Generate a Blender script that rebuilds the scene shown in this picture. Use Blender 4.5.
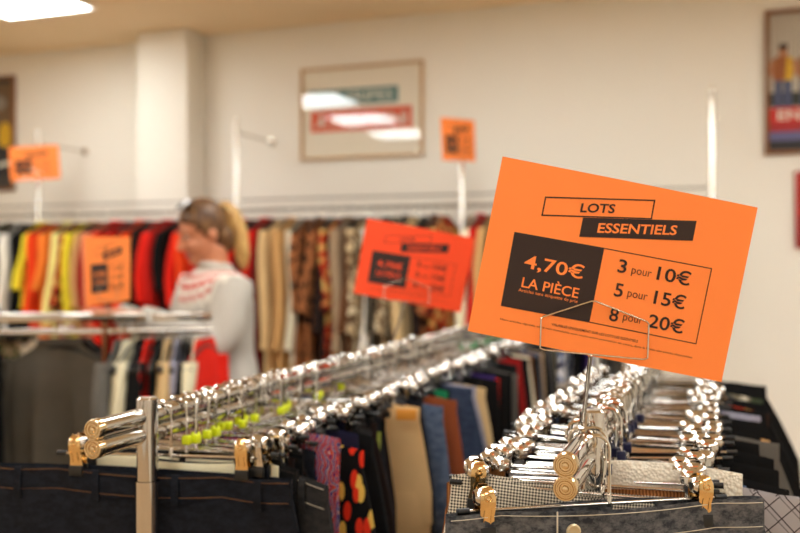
import bpy, bmesh, math, random
from mathutils import Vector, Matrix, noise
PI = math.pi
S = bpy.context.scene
COL = S.collection
for o in list(bpy.data.objects):
    bpy.data.objects.remove(o)

# ------------------------------------------------------------------ camera, light, exposure
CAM_H = 1.40
YAW = math.radians(19.7)
FPX = 894.0
Rv = Vector((math.cos(YAW), math.sin(YAW), 0))
Fv = Vector((-math.sin(YAW), math.cos(YAW), 0))
def at(px, py, d):
    """point seen at pixel (px, py) of the 800x533 frame, d metres deep"""
    return Fv*d + Rv*((px-400)/FPX*d) + Vector((0, 0, CAM_H-(py-264)/FPX*d))
cd = bpy.data.cameras.new('camera')
cam = bpy.data.objects.new('camera', cd)
COL.objects.link(cam)
cam.location = (0, 0, CAM_H)
cam.rotation_euler = (PI/2, 0, YAW)
cd.sensor_width = 36.0
cd.lens = 36.0*FPX/800
cd.shift_y = -2.5/800
cd.clip_start = 0.05
cd.dof.use_dof = True
cd.dof.focus_distance = 1.13
cd.dof.aperture_fstop = 2.8
S.camera = cam

PANEL_LIGHT = 18.0
PANEL_COLOR = (0.94, 0.985, 0.985)
w = bpy.data.worlds.new('world'); S.world = w
w.use_nodes = True
w.node_tree.nodes['Background'].inputs[0].default_value = (1.0, 0.93, 0.84, 1)
w.node_tree.nodes['Background'].inputs[1].default_value = 0.05
S.view_settings.view_transform = 'Standard'
S.view_settings.look = 'None'
S.view_settings.gamma = 1.0
S.view_settings.use_curve_mapping = False
S.view_settings.exposure = -0.29

# ------------------------------------------------------------------ materials
def lin(c):
    r = []
    for v in c[:3]:
        v = v/255.0
        r.append(v/12.92 if v <= 0.04045 else ((v+0.055)/1.055)**2.4)
    return (r[0], r[1], r[2], 1.0)
MATS = {}
class NT:
    def __init__(s, name):
        s.m = bpy.data.materials.new(name); s.m.use_nodes = True
        s.t = s.m.node_tree; s.b = s.t.nodes['Principled BSDF']
    def n(s, typ, **kw):
        nd = s.t.nodes.new(typ)
        for k, v in kw.items(): setattr(nd, k, v)
        return nd
    def l(s, a, b): s.t.links.new(a, b)
    def math(s, op, a, b=None, clamp=False):
        nd = s.n('ShaderNodeMath', operation=op, use_clamp=clamp)
        for i, v in enumerate((a, b)):
            if v is None: continue
            if isinstance(v, (int, float)): nd.inputs[i].default_value = v
            else: s.l(v, nd.inputs[i])
        return nd.outputs[0]
    def mix(s, f, a, b):
        nd = s.n('ShaderNodeMix', data_type='RGBA')
        if isinstance(f, (int, float)): nd.inputs[0].default_value = f
        else: s.l(f, nd.inputs[0])
        for i, v in ((6, a), (7, b)):
            if isinstance(v, tuple): nd.inputs[i].default_value = v
            else: s.l(v, nd.inputs[i])
        return nd.outputs[2]
    def coord(s, scale=(1, 1, 1), rot=(0, 0, 0)):
        tc = s.n('ShaderNodeTexCoord'); mp = s.n('ShaderNodeMapping')
        mp.inputs['Scale'].default_value = scale; mp.inputs['Rotation'].default_value = rot
        s.l(tc.outputs['Object'], mp.inputs[0]); return mp.outputs[0]
    def noise(s, v, scale, detail=3.0, rough=0.5):
        nd = s.n('ShaderNodeTexNoise'); s.l(v, nd.inputs['Vector'])
        nd.inputs['Scale'].default_value = scale; nd.inputs['Detail'].default_value = detail
        nd.inputs['Roughness'].default_value = rough; return nd.outputs[0]
    def ramp(s, f, stops):
        nd = s.n('ShaderNodeValToRGB'); s.l(f, nd.inputs[0])
        e = nd.color_ramp.elements
        while len(e) < len(stops): e.new(0.5)
        for i, (p, c) in enumerate(stops):
            e[i].position = p; e[i].color = c if len(c) == 4 else (*c, 1)
        return nd.outputs[0]
    def bump(s, h, strength, dist=0.002):
        nd = s.n('ShaderNodeBump'); nd.inputs['Strength'].default_value = strength
        nd.inputs['Distance'].default_value = dist; s.l(h, nd.inputs['Height'])
        s.l(nd.outputs[0], s.b.inputs['Normal'])
    def color(s, c):
        if isinstance(c, tuple): s.b.inputs['Base Color'].default_value = c
        else: s.l(c, s.b.inputs['Base Color'])
    def pr(s, **kw):
        for k, v in kw.items(): s.b.inputs[k.replace('_', ' ')].default_value = v

def plain(name, rgb, rough=0.5, metal=0.0, var=0.0, scale=8.0, bump=0.0):
    if name in MATS: return MATS[name]
    t = NT(name); t.pr(Roughness=rough, Metallic=metal)
    c = lin(rgb)
    if var or bump:
        v = t.coord(); f = t.noise(v, scale)
        d = tuple(x*(1-var) for x in c[:3])+(1,); e = tuple(min(1, x*(1+var)) for x in c[:3])+(1,)
        t.color(t.mix(f, d, e))
        if bump: t.bump(t.noise(v, scale*6), bump)
    else: t.color(c)
    MATS[name] = t.m; return t.m

def cloth(key, rgb, kind='plain', rgb2=None, rgb3=None):
    name = 'cloth_'+key
    if name in MATS: return MATS[name]
    t = NT(name); t.pr(Roughness=0.92); t.b.inputs['Specular IOR Level'].default_value = 0.18
    c = lin(rgb); c2 = lin(rgb2) if rgb2 else tuple(min(1, x*1.7+0.004) for x in c[:3])+(1,)
    c3 = lin(rgb3) if rgb3 else c2
    v = t.coord()
    soft = t.noise(v, 14.0, 4.0, 0.6)
    if kind == 'plain':
        t.color(t.mix(t.math('MULTIPLY', soft, 0.5), c, c2)); t.bump(t.noise(v, 500.0), 0.15)
    elif kind == 'denim':
        wv = t.n('ShaderNodeTexWave'); t.l(t.coord((1, 1, 1), (0, 0.6, 0)), wv.inputs[0])
        wv.inputs['Scale'].default_value = 260.0; wv.inputs['Distortion'].default_value = 0.6
        sc = t.noise(t.coord((5, 5, 8), (0, 0.4, 0)), 11.0, 6.0, 0.75)
        worn = t.ramp(sc, [(0.40, (0, 0, 0)), (0.62, (1, 1, 1))])
        f = t.math('MULTIPLY', worn, 0.6)
        base = t.mix(f, c, c2)
        f2 = t.math('MULTIPLY', wv.outputs[1], 0.12)
        t.color(t.mix(f2, base, c3)); t.bump(t.math('ADD', wv.outputs[1], soft), 0.35, 0.0012)
    elif kind in ('gingham', 'plaid'):
        per = 0.0040 if kind == 'gingham' else 0.024
        rot = 0.0 if kind == 'gingham' else 0.75
        sp = t.n('ShaderNodeSeparateXYZ'); t.l(t.coord((1, 1, 1), (0, rot, 0)), sp.inputs[0])
        def band(o, wd):
            m = t.math('FRACT', t.math('MULTIPLY', o, 1/per)); return t.math('LESS_THAN', m, wd)
        if kind == 'gingham':
            a, b = band(sp.outputs[0], 0.5), band(sp.outputs[2], 0.5)
            t.color(t.mix(t.math('MULTIPLY', t.math('ADD', a, b), 0.5), c, c2))
        else:
            a, b = band(sp.outputs[0], 0.07), band(sp.outputs[2], 0.07)
            a = t.math('MAXIMUM', a, t.math('MULTIPLY', band(t.math('ADD', sp.outputs[0], 0.006), 0.07), 0.6))
            t.color(t.mix(t.math('MAXIMUM', a, b), t.mix(soft, c, tuple(x*1.25 for x in c[:3])+(1,)), c2))
    elif kind == 'floral':
        vo = t.n('ShaderNodeTexVoronoi', voronoi_dimensions='2D'); sp0 = t.n('ShaderNodeSeparateXYZ'); t.l(t.coord((1.5, 1, 0.6), (0, 0.25, 0)), sp0.inputs[0]); cb = t.n('ShaderNodeCombineXYZ'); t.l(sp0.outputs[0], cb.inputs[0]); t.l(sp0.outputs[2], cb.inputs[1]); t.l(cb.outputs[0], vo.inputs['Vector']); vo.inputs['Scale'].default_value = 38.0
        pet = t.math('LESS_THAN', vo.outputs['Distance'], 0.40)
        sp = t.n('ShaderNodeSeparateColor'); t.l(vo.outputs['Color'], sp.inputs[0])
        col = t.mix(t.math('LESS_THAN', sp.outputs[0], 0.5), c2, c3)
        keep = t.math('MULTIPLY', pet, t.math('GREATER_THAN', sp.outputs[1], 0.18))
        t.color(t.mix(keep, c, col))
    elif kind == 'stripes':
        wv = t.n('ShaderNodeTexWave'); t.l(v, wv.inputs[0]); wv.inputs['Scale'].default_value = 34.0
        wv.inputs['Distortion'].default_value = 13.0; wv.inputs['Detail'].default_value = 2.0
        t.color(t.ramp(wv.outputs[1], [(0.0, lin((60, 40, 110))), (0.2, c), (0.32, c3), (0.45, c2), (0.6, lin((30, 22, 30))), (0.7, lin((220, 84, 34))), (0.85, c2), (0.93, c3)]))
        t.b.inputs['Base Color'].links[0].from_node.color_ramp.interpolation = 'CONSTANT'
    elif kind == 'cord':
        wv = t.n('ShaderNodeTexWave'); t.l(v, wv.inputs[0]); wv.inputs['Scale'].default_value = 70.0
        t.color(t.mix(wv.outputs[1], c, c2)); t.bump(wv.outputs[1], 0.6)
    elif kind == 'lace':
        vo = t.n('ShaderNodeTexVoronoi'); t.l(v, vo.inputs['Vector']); vo.inputs['Scale'].default_value = 220.0
        t.color(t.mix(vo.outputs['Distance'], c, c2)); t.bump(vo.outputs['Distance'], 0.7, 0.003); t.b.inputs['Sheen Weight'].default_value = 0.5
    elif kind == 'print':
        n1 = t.noise(v, 22.0, 2.0, 0.4)
        t.color(t.ramp(n1, [(0.40, c), (0.47, c2), (0.56, c2), (0.60, c3)]))
    MATS[name] = t.m; return t.m

CHROME = plain('chrome', (206, 202, 196), 0.05, 1.0)
STEEL = plain('steel_wire', (205, 198, 186), 0.16, 1.0)
WARM_REFLECT = plain('warm_reflection_chrome', (222, 190, 136), 0.14, 1.0)  # chrome with warm reflections painted in as a gold tint, for the nearest clips
CAPM = plain('warm_reflection_cap', (226, 206, 170), 0.15, 1.0)  # chrome end caps, the warm reflected tone put into their colour
RUBBER = plain('black_rubber', (16, 15, 14), 0.45)
BLACKP = plain('black_plastic', (22, 21, 20), 0.35)
GREEN = plain('green_marker_plastic', (20, 140, 70), 0.4); NAVY = plain('navy_marker_plastic', (24, 28, 66), 0.4)
YELLOW = plain('yellow_marker_plastic', (214, 224, 24), 0.4)
ORANGE = plain('orange_card', (255, 136, 58), 0.75, var=0.03)
REDORANGE = plain('red_orange_card', (246, 72, 20), 0.75, var=0.03)
INK = plain('black_ink', (44, 26, 18), 0.8)

# ------------------------------------------------------------------ mesh helpers
class G:
    def __init__(s): s.v = []; s.f = []; s.m = []
    def add(s, vs, fs, mi=0):
        o = len(s.v); s.v += [Vector(p) for p in vs]
        for f in fs: s.f.append([i+o for i in f]); s.m.append(mi)
    def box(s, c, size, mi=0, rot=None, bev=0.0):
        bm = bmesh.new(); bmesh.ops.create_cube(bm, size=1.0)
        for q in bm.verts: q.co = Vector((q.co.x*size[0], q.co.y*size[1], q.co.z*size[2]))
        if bev: bmesh.ops.bevel(bm, geom=list(bm.edges), offset=bev, segments=2, profile=0.5, affect='EDGES')
        M = Matrix.Translation(Vector(c)) @ (rot.to_4x4() if rot is not None else Matrix())
        bm.verts.index_update()
        s.add([M @ q.co for q in bm.verts], [[q.index for q in f.verts] for f in bm.faces], mi); bm.free()
    def tube(s, pts, r, seg=8, mi=0, cap=True, closed=False):
        pts = [Vector(p) for p in pts]; n = len(pts)
        rs = r if isinstance(r, (list, tuple)) else [r]*n
        tang = []
        for i in range(n):
            a = pts[(i-1) % n] if (closed or i > 0) else pts[i]
            b = pts[(i+1) % n] if (closed or i < n-1) else pts[i]
            tang.append((b-a).normalized())
        ref = Vector((0, 0, 1)) if abs(tang[0].z) < 0.9 else Vector((1, 0, 0))
        nrm = (ref - tang[0]*ref.dot(tang[0])).normalized()
        vs, fs = [], []
        for i in range(n):
            nrm = (nrm - tang[i]*nrm.dot(tang[i])).normalized(); bn = tang[i].cross(nrm)
            for k in range(seg):
                a = 2*PI*k/seg; vs.append(pts[i] + (nrm*math.cos(a)+bn*math.sin(a))*rs[i])
        for i in range(n if closed else n-1):
            j = (i+1) % n
            for k in range(seg):
                l = (k+1) % seg; fs.append([i*seg+k, i*seg+l, j*seg+l, j*seg+k])
        if cap and not closed:
            fs.append(list(range(seg))[::-1]); fs.append([(n-1)*seg+k for k in range(seg)])
        s.add(vs, fs, mi)
    def lathe(s, prof, org, axis, seg=20, mi=0):
        """prof: (radius, height) pairs along axis"""
        org = Vector(org); ax = Vector(axis).normalized()
        u = ax.orthogonal().normalized(); q = ax.cross(u)
        vs, fs = [], []
        for (r, h) in prof:
            for k in range(seg):
                a = 2*PI*k/seg; vs.append(org+ax*h+(u*math.cos(a)+q*math.sin(a))*max(r, 1e-5))
        for i in range(len(prof)-1):
            for k in range(seg):
                l = (k+1) % seg; fs.append([i*seg+k, i*seg+l, (i+1)*seg+l, (i+1)*seg+k])
        s.add(vs, fs, mi)
    def loft(s, rings, mi=0, cap0=False, cap1=False):
        n = len(rings[0]); vs = [p for r in rings for p in r]; fs = []
        for i in range(len(rings)-1):
            for k in range(n):
                l = (k+1) % n; fs.append([i*n+k, i*n+l, (i+1)*n+l, (i+1)*n+k])
        if cap0: fs.append(list(range(n))[::-1])
        if cap1: fs.append([(len(rings)-1)*n+k for k in range(n)])
        s.add(vs, fs, mi)
    def ball(s, c, r, mi=0, u=12, v=8, rot=None):
        r = r if isinstance(r, (tuple, list)) else (r, r, r); c = Vector(c)
        rings = []
        for i in range(v+1):
            a = PI*i/v; ring = []
            for k in range(u):
                b = 2*PI*k/u
                p = Vector((r[0]*math.sin(a)*math.cos(b), r[1]*math.sin(a)*math.sin(b), -r[2]*math.cos(a)))
                if i in (0, v): p = Vector((r[0]*1e-3*math.cos(b), r[1]*1e-3*math.sin(b), p.z))
                ring.append(c+(rot @ p if rot is not None else p))
            rings.append(ring)
        s.loft(rings, mi, True, True)
    def build(s, name, mats, parent=None, smooth=True, angle=40):
        me = bpy.data.meshes.new(name)
        me.from_pydata([tuple(p) for p in s.v], [], s.f)
        mats = mats if isinstance(mats, (list, tuple)) else [mats]
        for m in mats: me.materials.append(m)
        if len(mats) > 1:
            for p, mi in zip(me.polygons, s.m): p.material_index = mi
        bm = bmesh.new(); bm.from_mesh(me); bmesh.ops.recalc_face_normals(bm, faces=bm.faces); bm.to_mesh(me); bm.free()
        if smooth:
            for p in me.polygons: p.use_smooth = True
            me.set_sharp_from_angle(angle=math.radians(angle))
        o = bpy.data.objects.new(name, me); COL.objects.link(o)
        if parent is not None: o.parent = parent
        return o
def tag(o, label, cat, group=None):
    o['label'] = label; o['category'] = cat
    if group: o['group'] = group
    return o
def thing(name, label, cat, loc=(0, 0, 0), rz=0.0, group=None):
    o = bpy.data.objects.new(name, None); COL.objects.link(o)
    o.empty_display_size = 0.05; o.location = loc; o.rotation_euler = (0, 0, rz)
    return tag(o, label, cat, group)
def struct(name, g, m, **k):
    o = g.build(name, m, **k); o['kind'] = 'structure'; return o
def dup(root, loc, rz, label, group):
    """a copy of a thing with copies of its parts and sub-parts"""
    r = root.copy(); COL.objects.link(r); r.location = loc; r.rotation_euler = (0, 0, rz)
    r['label'] = label; r['group'] = group
    for ch in list(root.children):
        c = ch.copy(); COL.objects.link(c); c.parent = r
        for gr in list(ch.children):
            d = gr.copy(); COL.objects.link(d); d.parent = c
    return r
def remeshed(g, voxel, smooth=4):
    me = bpy.data.meshes.new('tmp'); me.from_pydata([tuple(p) for p in g.v], [], g.f)
    bm = bmesh.new(); bm.from_mesh(me); bmesh.ops.recalc_face_normals(bm, faces=bm.faces); bm.to_mesh(me); bm.free()
    o = bpy.data.objects.new('tmp', me); COL.objects.link(o)
    r = o.modifiers.new('r', 'REMESH'); r.mode = 'VOXEL'; r.voxel_size = voxel
    if smooth:
        sm = o.modifiers.new('s', 'SMOOTH'); sm.iterations = smooth; sm.factor = 0.5
    dg = bpy.context.evaluated_depsgraph_get(); ev = o.evaluated_get(dg)
    m2 = bpy.data.meshes.new_from_object(ev)
    g2 = G(); g2.add([v.co.copy() for v in m2.vertices], [list(p.vertices) for p in m2.polygons])
    bpy.data.objects.remove(o); bpy.data.meshes.remove(me); bpy.data.meshes.remove(m2)
    return g2
_txt = {}
def text_geo(body, bold):
    """verts and faces of a word, cap height 1, centred"""
    k = (body, bold)
    if k in _txt: return _txt[k]
    cu = bpy.data.curves.new('t', 'FONT'); cu.body = body; cu.size = 1.0; cu.resolution_u = 3
    cu.offset = bold; cu.fill_mode = 'FRONT' if hasattr(cu, 'fill_mode') else cu.fill_mode
    cu.dimensions = '2D'; cu.fill_mode = 'BOTH'
    o = bpy.data.objects.new('t', cu); COL.objects.link(o)
    dg = bpy.context.evaluated_depsgraph_get(); me = bpy.data.meshes.new_from_object(o.evaluated_get(dg))
    vs = [v.co.copy() for v in me.vertices]; fs = [list(p.vertices) for p in me.polygons]
    bpy.data.objects.remove(o); bpy.data.curves.remove(cu); bpy.data.meshes.remove(me)
    if vs:
        x0 = min(v.x for v in vs); x1 = max(v.x for v in vs)
        y1 = max(v.y for v in vs); y0 = min(v.y for v in vs)
        vs = [Vector((v.x-(x0+x1)/2, v.y-(y0+y1)/2, 0)) for v in vs]
        _txt[k] = (vs, fs, x1-x0, y1-y0)
    else: _txt[k] = ([], [], 1, 1)
    return _txt[k]

# ------------------------------------------------------------------ the room
X0, X1, Y0, Y1, ZC = -7.4, 3.0, -4.2, 4.85, 2.83
wall_m = plain('warm_white_plaster', (240, 234, 222), 0.85, var=0.02, scale=3.0, bump=0.03)
ceil_m = plain('ceiling_paint', (248, 226, 190), 0.9, var=0.02, scale=2.0)
def floor_mat():
    t = NT('oak_floor'); t.pr(Roughness=0.35)
    br = t.n('ShaderNodeTexBrick'); t.l(t.coord(), br.inputs[0])
    br.inputs['Scale'].default_value = 1.0; br.inputs['Brick Width'].default_value = 1.2; br.inputs['Row Height'].default_value = 0.16
    br.inputs['Mortar Size'].default_value = 0.002
    br.inputs['Color1'].default_value = lin((204, 174, 134)); br.inputs['Color2'].default_value = lin((188, 156, 116)); br.inputs['Mortar'].default_value = lin((80, 54, 32))
    g = t.noise(t.coord((1.5, 14, 1)), 5.0, 5.0)
    t.color(t.mix(t.math('MULTIPLY', g, 0.4), br.outputs[0], lin((160, 124, 86)))); return t.m
g = G(); g.box(((X0+X1)/2, (Y0+Y1)/2, -0.05), (X1-X0, Y1-Y0, 0.1)); struct('floor', g, floor_mat(), smooth=False)
g = G(); g.box(((X0+X1)/2, (Y0+Y1)/2, ZC+0.05), (X1-X0, Y1-Y0, 0.1)); struct('ceiling', g, ceil_m, smooth=False)
for nm, c, sz in (('wall_back', ((X0+X1)/2, Y1+0.05, ZC/2), (X1-X0, 0.1, ZC)), ('wall_front', ((X0+X1)/2, Y0-0.05, ZC/2), (X1-X0, 0.1, ZC)),
                  ('wall_left', (X0-0.05, (Y0+Y1)/2, ZC/2), (0.1, Y1-Y0, ZC)), ('wall_right', (X1+0.05, (Y0+Y1)/2, ZC/2), (0.1, Y1-Y0, ZC))):
    g = G(); g.box(c, sz); struct(nm, g, wall_m, smooth=False)
g = G(); g.box((-3.21, Y1-0.1, ZC/2), (0.36, 0.2, ZC), bev=0.008); struct('pillar', g, wall_m)
skirt_m = plain('oak_skirting', (196, 160, 112), 0.5, var=0.12, scale=10)
for nm, xa, xb in (('baseboard_left', X0, -3.39), ('baseboard_back', -3.03, X1)):
    g = G(); g.box(((xa+xb)/2, Y1-0.009, 0.08), (xb-xa, 0.018, 0.16), bev=0.004); struct(nm, g, skirt_m)

def emis(name, rgb, st):
    t = NT(name); t.color((0.8, 0.8, 0.8, 1)); t.b.inputs['Emission Color'].default_value = (*rgb, 1); t.b.inputs['Emission Strength'].default_value = st; return t.m
panel_m = emis('lit_panel', PANEL_COLOR, PANEL_LIGHT)
panel_frame_m = plain('white_metal_trim', (235, 232, 225), 0.4)
def ceiling_light():
    t = thing('ceiling_light', '', 'ceiling light')
    a = 0.31
    g = G()
    for (cx, cy, sx, sy) in ((0, a-0.01, 2*a, 0.02), (0, -a+0.01, 2*a, 0.02), (a-0.01, 0, 0.02, 2*a-0.04), (-a+0.01, 0, 0.02, 2*a-0.04)):
        g.box((cx, cy, -0.006), (sx, sy, 0.012))
    g.build('frame', panel_frame_m, t, smooth=False)
    g = G(); g.box((0, 0, -0.003), (2*a-0.045, 2*a-0.045, 0.006)); g.build('diffuser', panel_m, t, smooth=False)
    return t
cl0 = ceiling_light()
k = 0
for x in (-3.58, -6.1, -1.0, 1.3):
    for y in (3.82, 2.56, 1.5, 0.45, -1.2, -2.9):
        if y > 3 and x > -2: y = 3.25  # unseen panels added here to brighten the back wall
        if y > 2 and x < -5: continue
        lab = 'bright square ceiling light at the top left corner of the photo' if k == 0 else 'unseen square ceiling light panel beyond the edge of the photo'
        if k == 0:
            cl0.location = (x, y, ZC); cl0['label'] = lab; cl0['group'] = 'ceiling light panels'
        else: dup(cl0, (x+(0.27 if y < 3 else 0), y, ZC), 0.0, lab, 'ceiling light panels')
        k += 1
# ------------------------------------------------------------------ price signs
# the printed design, measured on the big card: pixel positions -> card fractions
CO, CU_, CV_ = Vector((504.0, 155.5)), Vector((254.6, 52.6)), Vector((-36.5, 174.7))
_det = CU_.x*CV_.y-CU_.y*CV_.x
def st(p):
    d = Vector(p)-CO
    return ((d.x*CV_.y-d.y*CV_.x)/_det, (CU_.x*d.y-CU_.y*d.x)/_det)
EX, EY = CU_.normalized(), CV_.normalized()
EXL = Vector((109.5, 3.8)).normalized()
TEXTS = [  # words, centre px, width px, height px, bold, slanted, material
    ('LOTS', (598.3, 208.2), 34, 9.4, 0.020, 1, 1), ('ESSENTIELS', (637.6, 229.2), 79, 10.0, 0.020, 1, 0),
    ('4,70\u20ac', (554.2, 267.2), 60, 16.5, 0.012, 0, 0), ('LA PI\u00c8CE', (550.6, 286.0), 57.5, 12.8, 0.010, 0, 0),
    ('Articles sans \u00e9tiquette de prix', (548.0, 295.6), 60, 4.2, 0.0, 0, 0),
    ('3', (622.4, 266.2), 8.6, 13.5, 0.012, 0, 1), ('pour', (641.0, 274.0), 20, 8.0, -0.004, 0, 1), ('10\u20ac', (674.0, 276.0), 34, 14.5, 0.012, 0, 1),
    ('5', (618.6, 290.0), 8.6, 13.5, 0.012, 0, 1), ('pour', (636.8, 297.0), 20, 8.0, -0.004, 0, 1), ('15\u20ac', (669.8, 299.8), 32, 14.5, 0.012, 0, 1),
    ('8', (613.6, 314.6), 9.0, 13.5, 0.012, 0, 1), ('pour', (632.2, 320.6), 20, 8.0, -0.004, 0, 1), ('20\u20ac', (666.0, 323.6), 36, 14.5, 0.012, 0, 1),
    ('VALABLES UNIQUEMENT SUR LES LOTS LES ESSENTIELS', (594.2, 332.6), 88, 3.0, 0.012, 0, 1),
    ('Hors articles signal\u00e9s, offre non cumulable avec toute autre promotion en cours, dans la limite des stocks disponibles', (596.0, 338.2), 196, 2.6, 0.0, 0, 1)]
def price_sign(label, centre, right, normal, roll, W, H, card, bow=0.004, fine=True):
    """a printed card: centre, horizontal right vector, facing normal, clockwise roll"""
    right = Vector(right).normalized(); normal = Vector(normal).normalized(); up = Vector((0, 0, 1))
    U = right*math.cos(roll)-up*math.sin(roll); V = -(right*math.sin(roll)+up*math.cos(roll))
    def P(s, t, h):
        b = bow*(math.sin(PI*s)-0.5)+bow*0.8*(t-0.5)*math.cos(3*s)
        return U*((s-0.5)*W)+V*((t-0.5)*H)+normal*(h+b)
    g = G()
    def sheet(poly, h, mi, n=14, m=8):
        (a, b, c, d) = poly
        vs = [];
        for j in range(m+1):
            for i in range(n+1):
                f, e = i/n, j/m
                s = (a[0]*(1-f)+b[0]*f)*(1-e)+(d[0]*(1-f)+c[0]*f)*e
                t = (a[1]*(1-f)+b[1]*f)*(1-e)+(d[1]*(1-f)+c[1]*f)*e
                vs.append(P(s, t, h))
        g.add(vs, [[j*(n+1)+i, j*(n+1)+i+1, (j+1)*(n+1)+i+1, (j+1)*(n+1)+i] for j in range(m) for i in range(n)], mi)
    # card with thickness
    full = ((0, 0), (1, 0), (1, 1), (0, 1))
    sheet(full, 0.0, 0); sheet(full, -0.0006, 0)
    for (a, b) in (((0, 0), (1, 0)), ((1, 0), (1, 1)), ((1, 1), (0, 1)), ((0, 1), (0, 0))):
        n = 14; vs = []
        for i in range(n+1):
            s = a[0]+(b[0]-a[0])*i/n; t = a[1]+(b[1]-a[1])*i/n; vs += [P(s, t, 0), P(s, t, -0.0006)]
        g.add(vs, [[2*i, 2*i+2, 2*i+3, 2*i+1] for i in range(n)], 0)
    e1, e2 = 0.00025*W/0.3+0.00008, 0.0005*W/0.3+0.00012
    q = lambda *p: tuple(st(x) for x in p)
    sheet(q((583.4, 217.4), (696.8, 221.3), (692.9, 241.1), (579.5, 236.6)), e1, 1)
    sheet(q((515.1, 231.3), (603.5, 247.6), (588.0, 322.0), (500.8, 305.2)), e1, 1)
    def outline(pts, wd):
        pts = [Vector(p) for p in pts]; n = len(pts); c = sum(pts, Vector((0, 0)))/n
        for i in range(n):
            a, b = pts[i], pts[(i+1) % n]; d = (b-a).normalized(); nn = Vector((-d.y, d.x))
            if nn.dot(c-a) < 0: nn = -nn
            sheet(q(a, b, b+nn*wd, a+nn*wd), e1, 1, 10, 1)
    outline([(546.0, 196.2), (655.6, 200.1), (652.0, 219.6), (542.0, 215.4)], 1.3)
    outline([(603.5, 247.6), (712.4, 268.6), (696.4, 344.6), (588.0, 322.0)], 0.9)
    for (wd, c, tw, th, bold, sl, mi) in TEXTS:
        if th < 5 and not fine: continue
        vs, fs, w0, h0 = text_geo(wd, bold)
        ex = EXL if sl else EX; c = Vector(c); out = []
        for p in vs:
            s, t = st(c+ex*(p.x/w0*tw)-EY*(p.y/h0*th)); out.append(P(s, t, e2))
        g.add(out, fs, mi)
    o = g.build('price_sign', [card, INK], None, smooth=True, angle=30)
    o.location = centre
    tag(o, label, 'price sign', 'orange price signs')
    return o, U, V
FRAME = [(-73.5, 79.8), (-72.5, 47.9), (-20.3, 31.0), (34.7, 52.7), (33.4, 90.0), (-22.5, 86.5)]
def sign_holder(label, centre, right, normal, k, foot, gap=0.004, ring=0.017, wire=0.0011, tilt=0.0):
    """wire holder: a house shaped loop before the card, a second loop behind it, a stem down to the rail"""
    right = Vector(right).normalized(); normal = Vector(normal).normalized(); foot = Vector(foot)
    t = thing('sign_holder', label, 'sign holder', foot, 0, 'wire sign holders')
    c = Vector(centre)-foot
    def pt(p, h): return c+right*(p[0]*k)-Vector((0, 0, 1))*(p[1]*k)+normal*h
    def rnd(pts):
        out = []; n = len(pts)
        for i in range(n):
            a, b, d = pts[i-1], pts[i], pts[(i+1) % n]
            for e in (0.1, 0.04): out.append(b.lerp(a, e))
            for e in (0.04, 0.1): out.append(b.lerp(d, e))
        return out
    g = G(); g.tube(rnd([pt(p, gap) for p in FRAME[:5]]), wire, 8, closed=True); g.build('front_loop', STEEL, t)
    g = G(); g.tube(rnd([pt((p[0], p[1]-4), -gap) for p in FRAME[:5]]), wire, 8, closed=True); g.build('back_loop', STEEL, t)
    b = pt(FRAME[5], 0.0)
    g = G(); g.tube([pt((-22.5, 85.0), gap), b, pt((-22.5, 82.0), -gap)], wire*1.2, 8)
    g.tube([b, b.lerp(Vector((0, 0, 0)), 0.5), Vector((0, 0, 0.006))], wire*2.4, 10); g.build('stem', STEEL, t)
    if ring:
        g = G(); n = 14
        g.tube([(math.cos(PI*(-0.15+1.3*i/n))*ring, 0, math.sin(PI*(-0.15+1.3*i/n))*ring-ring+0.003) for i in range(n+1)], 0.0032, 8)
        g.build('clamp', STEEL, t)
    return t

# ------------------------------------------------------------------ foreground racks
RAIL_T, RAIL_B, RR = 1.162, 1.1345, 0.0142
def clothes_rack(label, x, ya, yb, posts, ptop, pr, group):
    t = thing('clothes_rack', label, 'clothes rack', (x, ya, 0), 0, group)
    L = yb-ya
    g = G()
    g.tube([(0, 0.006, RAIL_T), (0, L-0.006, RAIL_T)], RR, 18); g.tube([(0, 0.006, RAIL_B), (0, L-0.006, RAIL_B)], RR, 18)
    g.box((0, L/2, (RAIL_T+RAIL_B)/2), (0.006, L-0.02, 0.02)); g.build('rail', CHROME, t)
    for yy, sg in ((0.0, -1), (L, 1)):
        g = G()
        for z in (RAIL_T, RAIL_B):
            r = RR+0.0008
            g.lathe([(r, -0.012), (r, 0.001), (r*0.93, 0.0028), (r*0.82, 0.0028), (r*0.76, 0.001), (r*0.66, 0.001), (r*0.60, 0.0026), (r*0.48, 0.0026),
                     (r*0.42, 0.0008), (r*0.30, 0.0008), (r*0.22, 0.0034), (0, 0.0038)], (0, yy, z), (0, sg, 0), 28)
        g.build('end_cap', CAPM, t)
    for y in posts:
        g = G(); y = y-ya
        g.lathe([(pr, 0.02), (pr, ptop-0.003), (pr-0.003, ptop), (0, ptop+0.0004)], (0.006, y, 0), (0, 0, 1), 28)
        g.lathe([(pr+0.002, ptop-0.135), (pr+0.0022, ptop-0.13), (pr+0.0022, 0.1), (pr, 0.1)], (0.006, y, 0), (0, 0, 1), 28)
        p = g.build('post', CHROME, t)
        g = G(); g.box((0.006, y, 0.03), (0.5, 0.04, 0.025), bev=0.005)
        for s in (-1, 1): g.lathe([(0.012, 0), (0.02, 0.002), (0.02, 0.018), (0, 0.018)], (0.006+s*0.22, y, 0.0), (0, 0, 1), 16)
        g.build('foot', STEEL, t)
    return t
LX, RX = -0.847, -0.172
clothes_rack('long double-tube chrome clothes rack on the left, dark jeans at its near end', LX, 1.06, 3.72, (1.18, 2.45, 3.62), 1.193, 0.0165, 'double-tube trouser racks')
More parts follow.
